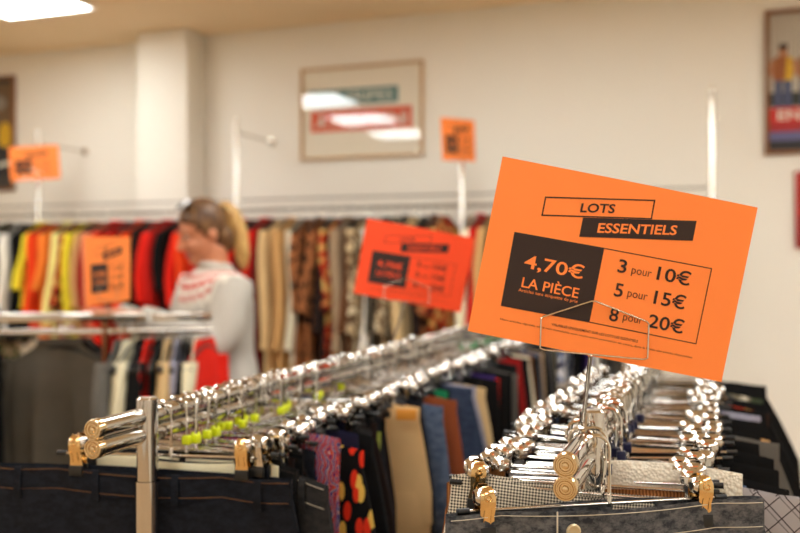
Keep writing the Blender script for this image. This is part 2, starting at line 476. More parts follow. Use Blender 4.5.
clothes_rack('double-tube chrome clothes rack on the right, below the large orange sign', RX, 1.06, 2.66, (1.25, 2.56), 1.200, 0.0172, 'double-tube trouser racks')

# ------------------------------------------------------------------ clip hangers
DROP = 0.069           # rod below the centre of the upper rail tube
def clip_hanger(cx, marker=False, warm_reflect=False):
    """origin at the centre of the upper rail tube; the rod runs along local x"""
    t = thing('clip_hanger', '', 'hanger')
    hr = RR+0.0046; n = 16
    pts = [(hr, 0, -DROP+0.002), (hr, 0, -0.03), (hr, 0, -0.012)]
    pts += [(hr*math.cos(PI*1.08*i/n), 0, hr*math.sin(PI*1.08*i/n)) for i in range(n+1)]
    g = G(); g.tube(pts, 0.0026, 8); g.ball(pts[-1], 0.0036, u=8, v=6)
    g.lathe([(0.0034, -0.004), (0.0034, 0.012), (0.0021, 0.014)], (hr, 0, -DROP), (0, 0, 1), 10); g.build('hook', CHROME, t)
    g = G(); L = cx+0.024; g.tube([(-L, 0, -DROP), (L, 0, -DROP)], 0.0023, 10); rod = g.build('rod', CHROME, t)
    for s in (-1, 1):
        g = G(); g.tube([(s*(L-0.004), 0, -DROP), (s*(L+0.012), 0, -DROP)], 0.0042, 10); g.build('tip', RUBBER, rod)
    for s in (-1, 1):
        x = s*cx
        g = G()
        for q in (-1, 1):     # two sprung jaws
            prof = [(0.0135, 0.0275), (0.0152, 0.019), (0.0145, 0.006), (0.0110, -0.005), (0.0092, -0.013), (0.0090, -0.020)]
            wds = [0.0075, 0.0100, 0.0100, 0.0088, 0.0098, 0.0108]
            top = [(0.0085, 0.0315, 0.0060)]
            rows = [(a, z, wd) for (a, z), wd in zip(prof, wds)]
            rows = top+rows
            vs = []
            for (a, z, wd) in rows:
                vs += [(x-wd, q*a, z-DROP), (x-wd*0.45, q*(a+0.0012), z-DROP), (x+wd*0.45, q*(a+0.0012), z-DROP), (x+wd, q*a, z-DROP),
                       (x+wd, q*(a-0.0014), z-DROP), (x-wd, q*(a-0.0014), z-DROP)]
            g.loft([[Vector(p) for p in vs[i*6:i*6+6]] for i in range(len(rows))], 0, True, True)
            g.lathe([(0.0052, 0.0), (0.0056, 0.0016), (0.0036, 0.0022), (0.0026, 0.0008), (0, 0.0004)], (x, q*0.0160, 0.019-DROP), (0, q, 0), 14)   # dimple
            for e in (-0.42, 0.42): g.tube([(x+e*0.011, q*0.0150, 0.004-DROP), (x+e*0.011, q*0.0106, -0.012-DROP)], 0.0008, 6)
        clip = g.build('clip', WARM_REFLECT if warm_reflect else CHROME, t)
        g = G(); g.lathe([(0.0050, -0.0145), (0.0078, -0.0142), (0.0102, -0.0110), (0.0116, -0.0060), (0.0120, 0.0), (0.0116, 0.0060), (0.0102, 0.0110), (0.0078, 0.0142), (0.0050, 0.0145)], (x, 0, 0.017-DROP), (1, 0, 0), 16)
        g.lathe([(0, -0.0138), (0.0052, -0.0138), (0.0052, 0.0138), (0, 0.0138)], (x, 0, 0.017-DROP), (1, 0, 0), 12, 1); g.build('spring_barrel', [CHROME, RUBBER], clip)
        g = G()
        for q in (-1, 1): g.box((x, q*0.0090, -0.0265-DROP), (0.0225, 0.0062, 0.0165), bev=0.0012)
        g.build('grip_pad', RUBBER, clip)
    if marker:
        g = G(); g.box((hr, 0, -DROP+0.017), (0.0135, 0.0125, 0.0150), bev=0.002); g.build('size_marker', marker, t)
    return t
PANT_Z = DROP+0.012        # waist top below the rail tube centre

# ------------------------------------------------------------------ garments
def lerp_table(tab, z):
    if z >= tab[0][0]: return tab[0][1]
    for (a, va), (b, vb) in zip(tab, tab[1:]):
        if z >= b: f = (a-z)/(a-b); return va+(vb-va)*f
    return tab[-1][1]
def flat_ring(hw, ht, cy, z, n=15, x0=0.0, end=0.35):
    """closed flat loop: front from -hw to hw, back again; ht and cy are functions of x"""
    ring = []
    for i in range(n):
        u = -1+2*i/(n-1); u = math.copysign(abs(u)**0.85, u); x = x0+u*hw
        e = end+(1-end)*(1-abs(u)**4); ring.append(Vector((x, cy(x)-ht(x)*e, z)))
    for i in range(n-1, -1, -1):
        u = -1+2*i/(n-1); u = math.copysign(abs(u)**0.85, u); x = x0+u*hw
        e = end+(1-end)*(1-abs(u)**4); ring.append(Vector((x, cy(x)+ht(x)*e, z)))
    return ring
def trousers(name, label, cat, mat, waist_mat=None, w=0.40, hip=0.47, L=1.0, bow=0.012, cx=0.14, kind='trousers', sag=0.006, seed=0,
             group=None, button=False, loops=0, stitch=None, shift=0.0, tabs=None, rise=0.0, lining=None):
    rnd = random.Random(seed); ph = rnd.uniform(0, 6); k1 = rnd.uniform(9, 16)
    t = thing(name, label, cat, (0, 0, 0), 0, group)
    hw = w/2
    def topz(x):
        u = (x-shift)/cx
        dz = -sag*max(0, 1-u*u) if abs(u) < 1 else -sag*1.3*min(1.5, (abs(u)-1)*3)
        return dz+rise*(x-shift)/hw
    def mk(base, amp):
        def ht(x):
            u = abs(x-shift)/cx; b = bow*(1-u*u) if u < 1 else bow*0.75*min(1.0, (u-1)*2.2)
            return base+max(0, b)*amp
        return ht
    def cyf(a): return lambda x: a*math.sin(k1*x+ph)*max(0.0, min(1.0, abs(abs(x-shift)-cx)/0.05))
    wm = waist_mat or mat
    # waistband: outer wall, rolled top, inner wall
    g = G(); rings = []
    for (z, b) in ((-0.042, 0.0062), (-0.03, 0.0058), (-0.012, 0.0052), (-0.002, 0.0048), (0.0, 0.0040), (-0.002, 0.0030), (-0.03, 0.0026), (-0.06, 0.0022)):
        r = flat_ring(hw-(0.0015 if b < 0.004 else 0), mk(b, 1.0), cyf(0.003), z, 17, shift)
        for p in r: p.z += topz(p.x)
        rings.append(r)
    n_in = len(rings)
    if lining is None: g.loft(rings, 0, False, True); g_m = [wm]
    else: g.loft(rings[:6], 0); g.loft(rings[5:], 1, False, True); g_m = [wm, lining]
    wb = g.build('waistband', g_m, t)
    # seat and legs
    tab_w = [(-0.03, w), (-0.10, w+(hip-w)*0.45), (-0.20, hip), (-0.30, hip*1.01)]
    tab_t = [(-0.03, 0.0058), (-0.08, 0.010), (-0.16, 0.014), (-0.3, 0.016)]
    fold = lambda z: min(0.009, 0.02*(-z-0.03))
    g = G(); rings = []
    crotch = -0.27 if kind in ('trousers', 'shorts') else -L
    nz = 8 if kind != 'skirt' else 14
    for j in range(nz):
        z = -0.036+(crotch+0.036)*j/(nz-1)
        W = lerp_table(tab_w, z) if kind != 'skirt' else w+(hip*1.12-w)*min(1, (-z/L))**0.8
        T = lerp_table(tab_t, z); f = fold(z)
        amp = max(0.0, 1-(-z)/0.14)
        r = flat_ring(W/2, mk(T, amp), (lambda f: lambda x: f*math.sin(k1*1.6*x+ph+z*5)+f*0.6*math.sin(41*x+ph*2))(f), z, 17, shift)
        for p in r: p.z += topz(p.x)*max(0, 1+z/0.2)
        rings.append(r)
    g.loft(rings, 0, False, True)
    if kind in ('trousers', 'shorts'):
        for s in (-1, 1):
            rings = []
            for j in range(10):
                z = -0.20+(-L+0.20)*j/9
                f = j/9; lw = hip*0.25*(1.0-0.18*f); cxl = shift+s*(hip*0.25+0.006*f)
                rings.append(flat_ring(lw, lambda x, f=f: 0.015-0.003*f, (lambda z: lambda x: 0.006*math.sin(k1*x+ph+z*6))(z), z, 9, cxl))
            g.loft(rings, 0, True, True)
    g.build('legs' if kind in ('trousers', 'shorts') else 'skirt_body', mat, t)
    yf = lambda x, b=0.0062: -(mk(b, 1.0)(x))+cyf(0.003)(x)
    if button:
        g = G(); x = shift+button
        g.lathe([(0.0095, 0), (0.0095, 0.002), (0.0075, 0.0032), (0.0055, 0.0022), (0, 0.0026)], (x, yf(x)-0.0005, -0.024+topz(x)), (0, -1, 0), 18)
        g.build('button', plain('silver_button', (205, 192, 160), 0.3, 0.8), t)
        g = G(); pts = []
        for z in (0.0005, -0.012, -0.03, -0.043): pts.append((x-0.02, yf(x-0.02)-0.0006, z+topz(x-0.02)))
        g.tube(pts, 0.0011, 6); g.build('fly_edge', stitch or wm, wb)
    if loops:
        for i in range(loops):
            x = shift-hw*0.8+(2*hw*0.8)*i/max(1, loops-1)
            if abs(abs(x-shift)-cx) < 0.02: x += 0.03*(1 if x < shift else -1)
            g = G(); y = yf(x); z0 = topz(x)
            g.loft([[Vector((x+a, y-dd-e, z0+zz)) for (a, e) in ((-0.006, 0), (0.006, 0), (0.006, 0.0015), (-0.006, 0.0015))] for (zz, dd) in ((0.001, 0.0), (-0.006, 0.003), (-0.022, 0.0042), (-0.04, 0.003), (-0.05, 0.0005))], 0, True, True)
            g.build('belt_loop', mat, wb)
    if stitch:
        for zz in (-0.005, -0.0365):
            g = G(); pts = []
            for i in range(33):
                x = shift-hw*0.985+2*hw*0.985*i/32
                u = abs((x-shift)/hw); e = 0.35+0.65*(1-u**4)
                pts.append((x, -(mk(0.0060, 1.0)(x))*e+cyf(0.003)(x)-0.0004, zz+topz(x)))
            g.tube(pts, 0.00055, 5); g.build('stitching', stitch, wb)
    if tabs:
        for (x, z, wd, hh, m) in tabs:
            g = G(); g.box((x, yf(x)-0.012-0.03*min(1, -z/0.1), z), (wd, 0.004, hh), bev=0.001); g.build('sewn_patch', m, t)
    return t
def top_garment(name, label, cat, mat, L=0.65, sh=0.20, hem=0.23, sleeve=0.45, group=None, seed=0, collar=None, thick=0.026, neck=0.075, fold=1.0):
    """shirt, jacket or dress; local x across the shoulders, z down from the neck"""
    rnd = random.Random(seed); ph = rnd.uniform(0, 6); k1 = rnd.uniform(14, 24)
    t = thing(name, label, cat, (0, 0, 0), 0, group)
    tab = [(0.012, neck), (-0.005, neck+0.012), (-0.03, sh*0.66), (-0.065, sh*0.97), (-0.09, sh), (-0.16, sh*0.97), (-0.4, sh*0.98), (-L, hem)]
    zs = [0.012, -0.005, -0.03, -0.05, -0.065, -0.09, -0.13]+[-0.13+(-L+0.13)*(j+1)/8 for j in range(8)]
    rings = []
    for z in zs:
        d = min(1.0, max(0.15, (0.02-z)/0.25)); f = 0.010*fold*d*min(1.5, 1+(-z)*0.5)
        rings.append(flat_ring(lerp_table(tab, z), lambda x, d=d: thick*d, (lambda f, z: lambda x: f*math.sin(k1*x+ph+1.2*z)+0.5*f*math.sin(2.3*k1*x+ph))(f, z), z, 15))
    g = G(); g.loft(rings, 0, False, True); g.build('body', mat, t)
    if sleeve:
        for s in (-1, 1):
            rings = []; m = 9
            for j in range(m):
                f = j/(m-1); c = Vector((s*(sh-0.025+0.05*f+0.012*math.sin(3*f+ph)), 0.012*math.sin(4*f+ph), -0.085-sleeve*f))
                rx, ry = (0.048-0.014*f), (0.026-0.004*f)
                if j == 0: c.z += 0.03; rx *= 0.6
                rings.append([c+Vector((rx*math.cos(2*PI*q/12), ry*math.sin(2*PI*q/12)*(1+0.25*math.sin(3*q+j)), 0)) for q in range(12)])
            g = G(); g.loft(rings, 0, True, True); g.build('sleeve', mat, t)
    if collar:
        g = G(); n = 14
        g.tube([((neck-0.002)*math.cos(2*PI*i/n), 0.012*math.sin(2*PI*i/n), 0.014+0.004*math.sin(2*PI*i/n)) for i in range(n)], 0.007, 6, closed=True); g.build('collar', collar, t)
    return t
# ------------------------------------------------------------------ fabrics
C = cloth
F_ = {
 'indigo': C('indigo', (13, 14, 19), 'denim', (34, 37, 46), (44, 48, 58)),
 'greyblue': C('greyblue', (38, 40, 47), 'denim', (128, 126, 124), (118, 118, 118)),
 'blackdenim': C('blackdenim', (17, 16, 17), 'denim', (38, 36, 36), (46, 44, 44)),
 'charcoal': C('charcoal', (34, 33, 34), 'denim', (62, 60, 58), (74, 72, 70)),
 'faded': C('faded', (58, 74, 102), 'denim', (118, 132, 154), (140, 150, 164)),
 'mid': C('mid', (40, 50, 74), 'denim', (76, 88, 112), (96, 106, 124)),
 'lilac': C('lilac', (150, 148, 168), 'denim', (196, 190, 200), (206, 200, 206)),
 'black': C('black', (14, 13, 13)), 'navy': C('navy', (24, 22, 44)), 'brownblack': C('brownblack', (34, 22, 18)), 'olive': C('olive', (54, 50, 30)),
 'olivegrey': C('olivegrey', (80, 74, 64), 'plain', (108, 100, 88)), 'grey': C('grey', (92, 88, 82)), 'darkgrey': C('darkgrey', (52, 49, 46)), 'cream': C('cream', (222, 206, 172)), 'sand': C('sand', (204, 172, 124)),
 'beige': C('beige', (196, 160, 112)), 'rust': C('rust', (132, 66, 36)), 'green': C('green', (24, 112, 72)), 'purple': C('purple', (54, 36, 92)), 'red': C('red', (190, 30, 22)),
 'brightred': C('brightred', (216, 34, 20)), 'orangered': C('orangered', (232, 66, 24)), 'darkred': C('darkred', (140, 22, 20)), 'burgundy': C('burgundy', (92, 20, 18)),
 'orange': C('orange', (240, 120, 46)), 'salmon': C('salmon', (238, 138, 100)), 'yellow': C('yellow', (226, 200, 50)), 'paleyellow': C('paleyellow', (238, 220, 134)),
 'white': C('white', (232, 224, 208)), 'offwhite': C('offwhite', (214, 200, 174)), 'taupe': C('taupe', (150, 126, 100)), 'tan': C('tan', (190, 146, 94)), 'brown': C('brown', (96, 60, 36)),
 'darkgreen': C('darkgreen', (26, 66, 40)), 'cordbrown': C('cordbrown', (176, 116, 66), 'cord', (110, 64, 32)), 'lace': C('lace', (250, 244, 228), 'lace', (224, 212, 188)),
 'gingham': C('gingham', (236, 226, 204), 'gingham', (32, 26, 24)), 'plaid': C('plaid', (158, 152, 152), 'plaid', (66, 56, 58)),
 'floral': C('floral', (14, 12, 12), 'floral', (226, 52, 26), (232, 186, 84)), 'multi': C('multi', (236, 226, 216), 'stripes', (226, 70, 32), (50, 40, 100)),
 'greenprint': C('greenprint', (30, 78, 46), 'print', (226, 218, 196), (60, 110, 60)), 'whiteprint': C('whiteprint', (226, 216, 194), 'print', (120, 112, 92), (60, 70, 50)),
 'brownprint': C('brownprint', (44, 28, 20), 'print', (168, 104, 62), (120, 74, 44)), 'creamprint': C('creamprint', (206, 180, 140), 'print', (90, 66, 44), (226, 206, 170)),
 'autumn': C('autumn', (214, 170, 96), 'print', (176, 50, 24), (60, 34, 20)), 'blueprint': C('blueprint', (84, 100, 140), 'print', (220, 220, 226), (40, 50, 90)),
 'checkblack': C('checkblack', (30, 28, 28), 'plaid', (150, 130, 100)), 'violetprint': C('violetprint', (222, 214, 214), 'print', (110, 90, 130), (60, 50, 80)),
}
TAN_THREAD = C('tan_thread', (104, 72, 44)); WHITE_THREAD = C('pale_thread', (186, 176, 158))
ORD = ['first', 'second', 'third', 'fourth', 'fifth', 'sixth', 'seventh', 'eighth', 'ninth']
def row_names(descs):
    """one telling name for each thing of a row: by its look, else by the last one of a kind before it"""
    out = []; anchor = None; cnt = {}
    for i, d in enumerate(descs):
        if descs.count(d) == 1:
            out.append(d); anchor = d; cnt = {}
        else:
            cnt[d] = cnt.get(d, 0)+1
            out.append('%s %s behind the %s' % (ORD[cnt[d]-1], d, anchor) if anchor else '%s %s from the front' % (ORD[cnt[d]-1], d))
    return out

# ------------------------------------------------------------------ trouser rows
# y, description, cloth, options
def T(y, d, f, **k): return (y, d, f, k)
LEFT = [
 T(1.222, 'dark indigo jeans with tan seams', 'indigo', w=0.50, hip=0.56, cx=0.1375, yaw=13, dx=-0.035, dz=-0.012, loops=4, stitch=TAN_THREAD, bow=0.016, sag=0.002, L=1.02, rise=-0.006),
 T(1.268, 'cream twill trousers', 'cream', w=0.35, hip=0.38, yaw=6, dx=0.005),
 T(1.305, 'black denim jeans', 'blackdenim', w=0.40, hip=0.44, loops=3, yaw=4, stitch=C('dark_thread', (60, 50, 44))),
 T(1.345, 'charcoal jeans with pale top stitching', 'charcoal', w=0.415, hip=0.46, loops=3, stitch=WHITE_THREAD, rise=-0.012, dx=0.068, dz=-0.022),
 T(1.385, 'plain black trousers', 'black', w=0.37),
 T(1.430, 'striped multicolour knit skirt', 'multi', w=0.41, hip=0.38, kind='skirt', L=0.40, bow=0.034, rise=0.01, dx=0.035, dz=0.016),
 T(1.475, 'black floral trousers with red and yellow leaves', 'floral', w=0.43, hip=0.50, yaw=6, dx=0.062),
 T(1.515, 'plain black trousers', 'black', w=0.40, hip=0.47),
 T(1.550, 'dark purple trousers', 'navy', w=0.40, hip=0.42),
 T(1.585, 'plain black trousers', 'black', w=0.42, hip=0.48),
 T(1.622, 'dark olive trousers', 'olive', w=0.38, hip=0.44),
 T(1.660, 'washed charcoal jeans', 'charcoal', w=0.40, hip=0.46),
 T(1.700, 'blackish brown trousers', 'brownblack', w=0.39),
 T(1.740, 'plain black trousers', 'black', w=0.34, hip=0.38, dx=-0.02),
 T(1.775, 'black trousers with a lime side stripe', 'black', w=0.37, hip=0.40, dx=-0.012, stripe=1),
 T(1.80, 'plain black trousers', 'black', w=0.29, hip=0.31, dx=-0.02),
 T(1.835, 'beige chinos with an ochre patch', 'beige', w=0.44, hip=0.50, yaw=17, dx=0.028, dz=0.012, patch=1, bow=0.02),
 T(1.94, 'plain black trousers', 'black', w=0.36, hip=0.39, dx=-0.015),
 T(1.985, 'faded blue jeans', 'faded', w=0.46, hip=0.51, yaw=8, dx=0.03),
 T(2.03, 'plain black trousers', 'black', w=0.36, hip=0.40, dx=-0.015),
 T(2.075, 'rust brown trousers', 'rust', w=0.46, hip=0.51, dx=0.035, yaw=6),
 T(2.12, 'plain black trousers', 'black', w=0.43), T(2.16, 'emerald green trousers', 'green', w=0.40, hip=0.42),
 T(2.20, 'plain black trousers', 'black', w=0.40), T(2.245, 'mid blue denim jeans', 'mid', w=0.46, hip=0.53, dx=0.03, yaw=10),
 T(2.29, 'pale lilac washed jeans', 'lilac', w=0.46, hip=0.53, dx=0.035, yaw=10), T(2.335, 'sand coloured trousers', 'sand', w=0.46, hip=0.53, dx=0.05, yaw=12),
 T(2.38, 'plain black trousers', 'black', w=0.44, dx=0.02), T(2.42, 'plain black trousers', 'black', w=0.46, dx=0.03), T(2.465, 'plain black trousers', 'black', w=0.46, dx=0.05),
 T(2.51, 'bright purple trousers', 'purple', w=0.46, dx=0.04), T(2.56, 'red cotton trousers', 'red', w=0.46, dx=0.04), T(2.61, 'plain black trousers', 'black', w=0.46, dx=0.05),
 T(2.66, 'plain black trousers', 'black', w=0.46, dx=0.05), T(2.71, 'soft grey trousers', 'grey', w=0.46, dx=0.05), T(2.76, 'plain black trousers', 'black', w=0.46, dx=0.05)]
pool = [('plain black trousers', 'black'), ('camel trousers', 'tan'), ('plain black trousers', 'black'), ('brick red trousers', 'darkred'), ('plain black trousers', 'black'), ('off-white trousers', 'offwhite'),
        ('plain black trousers', 'black'), ('chocolate trousers', 'brown'), ('plain black trousers', 'black'), ('stonewashed blue jeans', 'faded'), ('plain black trousers', 'black'), ('taupe trousers', 'taupe'), ('plain black trousers', 'black'), ('slate jeans', 'greyblue'), ('plain black trousers', 'black'), ('olive drab trousers', 'olive'), ('plain black trousers', 'black')]
for i, (d, f) in enumerate(pool): LEFT.append(T(2.81+0.052*i, d, f, w=0.44, dx=0.03))
RIGHT = [
 T(1.160, 'grey blue washed jeans with silver button', 'greyblue', w=0.43, hip=0.48, cx=0.147, yaw=31, dx=0.025, hx=0.022, dz=0.012, loops=0, button=-0.058, stitch=WHITE_THREAD, bow=0.020, sag=0.001, L=1.02),
 T(1.212, 'black and cream gingham trousers', 'gingham', w=0.37, hip=0.40, cx=0.15, yaw=20, dx=0.0, hx=0.012, dz=0.022, tilt=0.09, rise=-0.006, bow=0.018, sag=0.010),
 T(1.262, 'brown corduroy trousers', 'cordbrown', w=0.38, hip=0.42, yaw=6, dz=0.010),
 T(1.305, 'fluffy white lace skirt', 'lace', w=0.25, hip=0.27, kind='skirt', L=0.5, yaw=4, bow=0.018, dx=0.085, dz=0.030, sag=-0.006),
 T(1.345, 'grey plaid trousers', 'plaid', w=0.47, hip=0.56, yaw=4, dx=0.05, dz=0.006),
 T(1.385, 'light denim jeans', 'faded', w=0.38, hip=0.42, dx=0.01),
 T(1.425, 'jet black trousers', 'black', w=0.44, hip=0.56, dx=0.05), T(1.465, 'jet black trousers', 'black', w=0.44, hip=0.56, dx=0.05),
 T(1.505, 'jet black trousers', 'black', w=0.43, hip=0.54, dx=0.05), T(1.550, 'ivory trousers', 'cream', w=0.36, hip=0.40), T(1.59, 'jet black trousers', 'black', w=0.42, hip=0.52, dx=0.04),
 T(1.63, 'jet black trousers', 'black', w=0.43, hip=0.52, dx=0.04), T(1.675, 'dark denim jeans', 'mid', w=0.40, hip=0.44), T(1.715, 'jet black trousers', 'black', w=0.42, hip=0.50, dx=0.03),
 T(1.76, 'pale grey trousers', 'grey', w=0.45, hip=0.56, dx=0.05), T(1.805, 'jet black trousers', 'black', w=0.42, hip=0.5, dx=0.03), T(1.85, 'jet black trousers', 'black', w=0.43, hip=0.52, dx=0.03),
 T(1.89, 'light brown trousers', 'tan', w=0.44, hip=0.55, dx=0.04), T(1.935, 'jet black trousers', 'black', w=0.44, hip=0.54, dx=0.04), T(1.98, 'jet black trousers', 'black', w=0.44, hip=0.56, dx=0.04),
 T(2.03, 'pale lilac trousers', 'lilac', w=0.44, hip=0.54, dx=0.04), T(2.08, 'jet black trousers', 'black', w=0.45, hip=0.58, dx=0.04), T(2.13, 'jet black trousers', 'black', w=0.45, hip=0.58, dx=0.045),
 T(2.18, 'orange print trousers', 'autumn', w=0.44, hip=0.52, dx=0.05), T(2.23, 'jet black trousers', 'black', w=0.45, hip=0.6, dx=0.05), T(2.29, 'jet black trousers', 'black', w=0.45, hip=0.6, dx=0.05),
 T(2.35, 'white print trousers', 'whiteprint', w=0.44, hip=0.5, dx=0.05), T(2.41, 'jet black trousers', 'black', w=0.46, hip=0.6, dx=0.05), T(2.47, 'jet black trousers', 'black', w=0.46, hip=0.6, dx=0.05), T(2.52, 'jet black trousers', 'black', w=0.46, hip=0.6, dx=0.06)]
protos = {}
def get_hanger(cx, marker, warm_reflect=False):
    k = (round(cx, 3), marker.name if marker else '', warm_reflect)
    if k not in protos: protos[k] = [clip_hanger(cx, marker, warm_reflect), False]
    return protos[k]
def fill_row(rows, rx, side, seed, markers):
    rnd = random.Random(seed)
    names = row_names([r[1] for r in rows])
    for i, ((y, d, f, k), nm) in enumerate(zip(rows, names)):
        r_ = k; k = dict(k); yaw = math.radians(k.pop('yaw', rnd.uniform(-7, 7))); dx = k.pop('dx', rnd.uniform(-0.012, 0.012)); dz = k.pop('dz', 0)
        cx = k.pop('cx', 0.14); patch = k.pop('patch', 0); stripe = k.pop('stripe', 0)
        if patch: k['tabs'] = [(0.190, -0.022, 0.045, 0.024, plain('ochre_patch', (214, 140, 44), 0.7)), (0.04, -0.19, 0.06, 0.012, F_['black'])]
        if stripe: k['tabs'] = [(0.185, -0.22, 0.008, 0.4, plain('lime_tape', (150, 160, 60), 0.8))]
        kind = k.get('kind', 'trousers'); cat = 'skirt' if kind == 'skirt' else ('jeans' if 'jeans' in d else 'trousers')
        grp = 'trousers and skirts on the %s rack' % side
        extra = ' on the %s rack' % side
        lab = nm+(extra if len(nm.split()) <= 12 else '')
        if i == 0: lab = nm+' at the near end of the %s rack' % side
        if side == 'left' and dx > 0.015: dx -= 0.03
        hx = k.pop('hx', 0); tl = k.pop('tilt', None); hang_dx = dx*0.5; jx = rnd.uniform(-0.014, 0.014) if i > 1 else 0.0; tilt = rnd.uniform(-0.055, 0.055) if i > 1 else 0.0; lean = rnd.uniform(-0.10, 0.10) if i > 1 else 0.0
        if tl is not None: tilt = tl
        if hx: jx = hx
        g = trousers(cat, lab, cat, F_[f], cx=cx, seed=seed*100+i, shift=dx-hang_dx, group=grp, **k)
        g.location = (rx+hang_dx+jx*0.7, y, RAIL_T-PANT_Z+dz); g.rotation_euler = (0, tilt, yaw)
        mk = next((m for a, b, m in markers if a <= y <= b), None)
        cxh = cx if 'cx' in r_ else rnd.choice((0.128, 0.136, 0.14, 0.148, 0.155))
        h = get_hanger(cxh, mk, i < 2)
        hl = 'chrome clip hanger holding the '+nm
        if len(hl.split()) > 16: hl = 'clip hanger of the '+nm
        if len(hl.split()) > 16: hl = 'hanger of '+nm
        if not h[1]:
            h[1] = True; o = h[0]; o['label'] = hl; o['group'] = 'chrome clip hangers'; o.location = (rx+jx, y, RAIL_T)
        else: o = dup(h[0], (rx+jx, y, RAIL_T), yaw, hl, 'chrome clip hangers')
        o.rotation_euler = (lean, tilt, yaw)
def thicken(rows, ymax, kinds):
    out = []; n = 0
    for a, b in zip(rows, rows[1:]+[None]):
        out.append(a)
        if b and a[0] > 1.25 and b[0] < ymax and b[0]-a[0] > 0.033:
            d, f = kinds[n % len(kinds)]; n += 1
            out.append(T((a[0]+b[0])/2, d, f, w=0.35, hip=0.40, rise=0.004*(-1)**n))
    return out
LEFT = thicken(LEFT, 2.7, (('ink blue jeans', 'indigo'), ('graphite trousers', 'brownblack'), ('sable trousers', 'black')))
RIGHT = thicken(RIGHT, 2.3, (('midnight jeans', 'indigo'), ('peat brown trousers', 'brownblack'), ('coal trousers', 'black')))
fill_row(LEFT, LX, 'left', 3, ((1.255, 1.50, YELLOW), (1.58, 1.66, YELLOW), (1.76, 1.82, YELLOW), (1.93, 1.96, YELLOW), (2.95, 3.5, GREEN)))
fill_row(RIGHT, RX, 'right', 7, ((1.25, 1.75, NAVY),))

# big signs of the two racks
N1 = -Fv
dS = 1.085
c1 = at(612.75, 269.25, dS)
K1 = dS/FPX
s1, U1, V1 = price_sign('large orange price sign facing us above the right rack, in sharp focus', c1, Rv, N1, math.atan2(51.5, 255), 260.1*K1, 178.5*K1, ORANGE, bow=0.004)
foot1 = Vector((RX-0.002, 1.212, RAIL_T+RR+0.001))
sign_holder('wire sign holder gripping the large orange sign on the right rack', c1, Rv, N1, K1, foot1, gap=0.006, wire=0.0011)
d2 = 2.36
c2 = at(414.5, 265.5, d2); K2 = d2*0.423/FPX
R2 = (Rv+Fv*0.10).normalized(); N2 = Vector((R2.y, -R2.x, 0))
s2, _, _ = price_sign('red-orange price sign, slightly blurred, standing on the left rack', c2, R2, N2, math.radians(10.5), 110*d2/FPX, 76*d2/FPX, REDORANGE, bow=0.012)
foot2 = Vector((LX, 2.30, RAIL_T+RR+0.001))
sign_holder('wire sign holder of the red-orange sign on the left rack', c2, R2, N2, K2, foot2, gap=0.010, wire=0.0012)
# ------------------------------------------------------------------ wall racks
YW, ZR = 4.42, 1.70
PX = [-5.34, -3.94, -2.56, -1.245, -0.035]
WHITE_METAL = plain('pale_polished_steel', (226, 222, 214), 0.25, 1.0); RAILM = plain('grey_satin_steel', (170, 164, 154), 0.4, 1.0)
for i, x in enumerate(PX):
    pass
def wall_rack(label, xa, xb, first):
    t = thing('wall_clothes_rack', label, 'clothes rack', (xa, YW, 0), 0, 'clothes racks along the back wall')
    L = xb-xa
    for nm, z, y, r in (('hanging_rail', ZR, 0, 0.0105), ('top_rail', ZR+0.06, 0.03, 0.006)):
        g = G(); g.tube([(0.0 if first else 0.016, y, z), (L-0.016, y, z)], r, 12); g.build(nm, RAILM, t)
    for x in ([0] if first else [])+[L]:
        low = abs(xa+x-PX[3]) < 0.01; e = -0.2 if low else 0
        g = G(); g.lathe([(0.0145, 0), (0.0145, 2.17+e), (0.0125, 2.175+e), (0.009, 2.176+e), (0.009, 2.19+e), (0.0125, 2.195+e), (0.0125, 2.215+e), (0.005, 2.225+e), (0, 2.225+e)], (x, 0, 0), (0, 0, 1), 18); g.build('post', WHITE_METAL, t)
        if low: continue
        g = G(); g.tube([(x, 0, 2.14), (x, Y1-YW-0.004, 2.14)], 0.007, 10); g.lathe([(0.024, 0), (0.024, 0.008), (0.012, 0.012), (0, 0.012)], (x, Y1-YW, 2.14), (0, -1, 0), 16); g.build('wall_stay', STEEL, t)
    return t
wall_rack('steel wall clothes rack at the far left, hung with bright prints', PX[0], PX[1], True)
wall_rack('steel wall clothes rack behind the woman, hung with red clothes', PX[1], PX[2], False)
wall_rack('steel wall clothes rack below the framed poster, hung with beige clothes', PX[2], PX[3], False)
wall_rack('steel wall clothes rack behind the large orange sign', PX[3], PX[4], False)

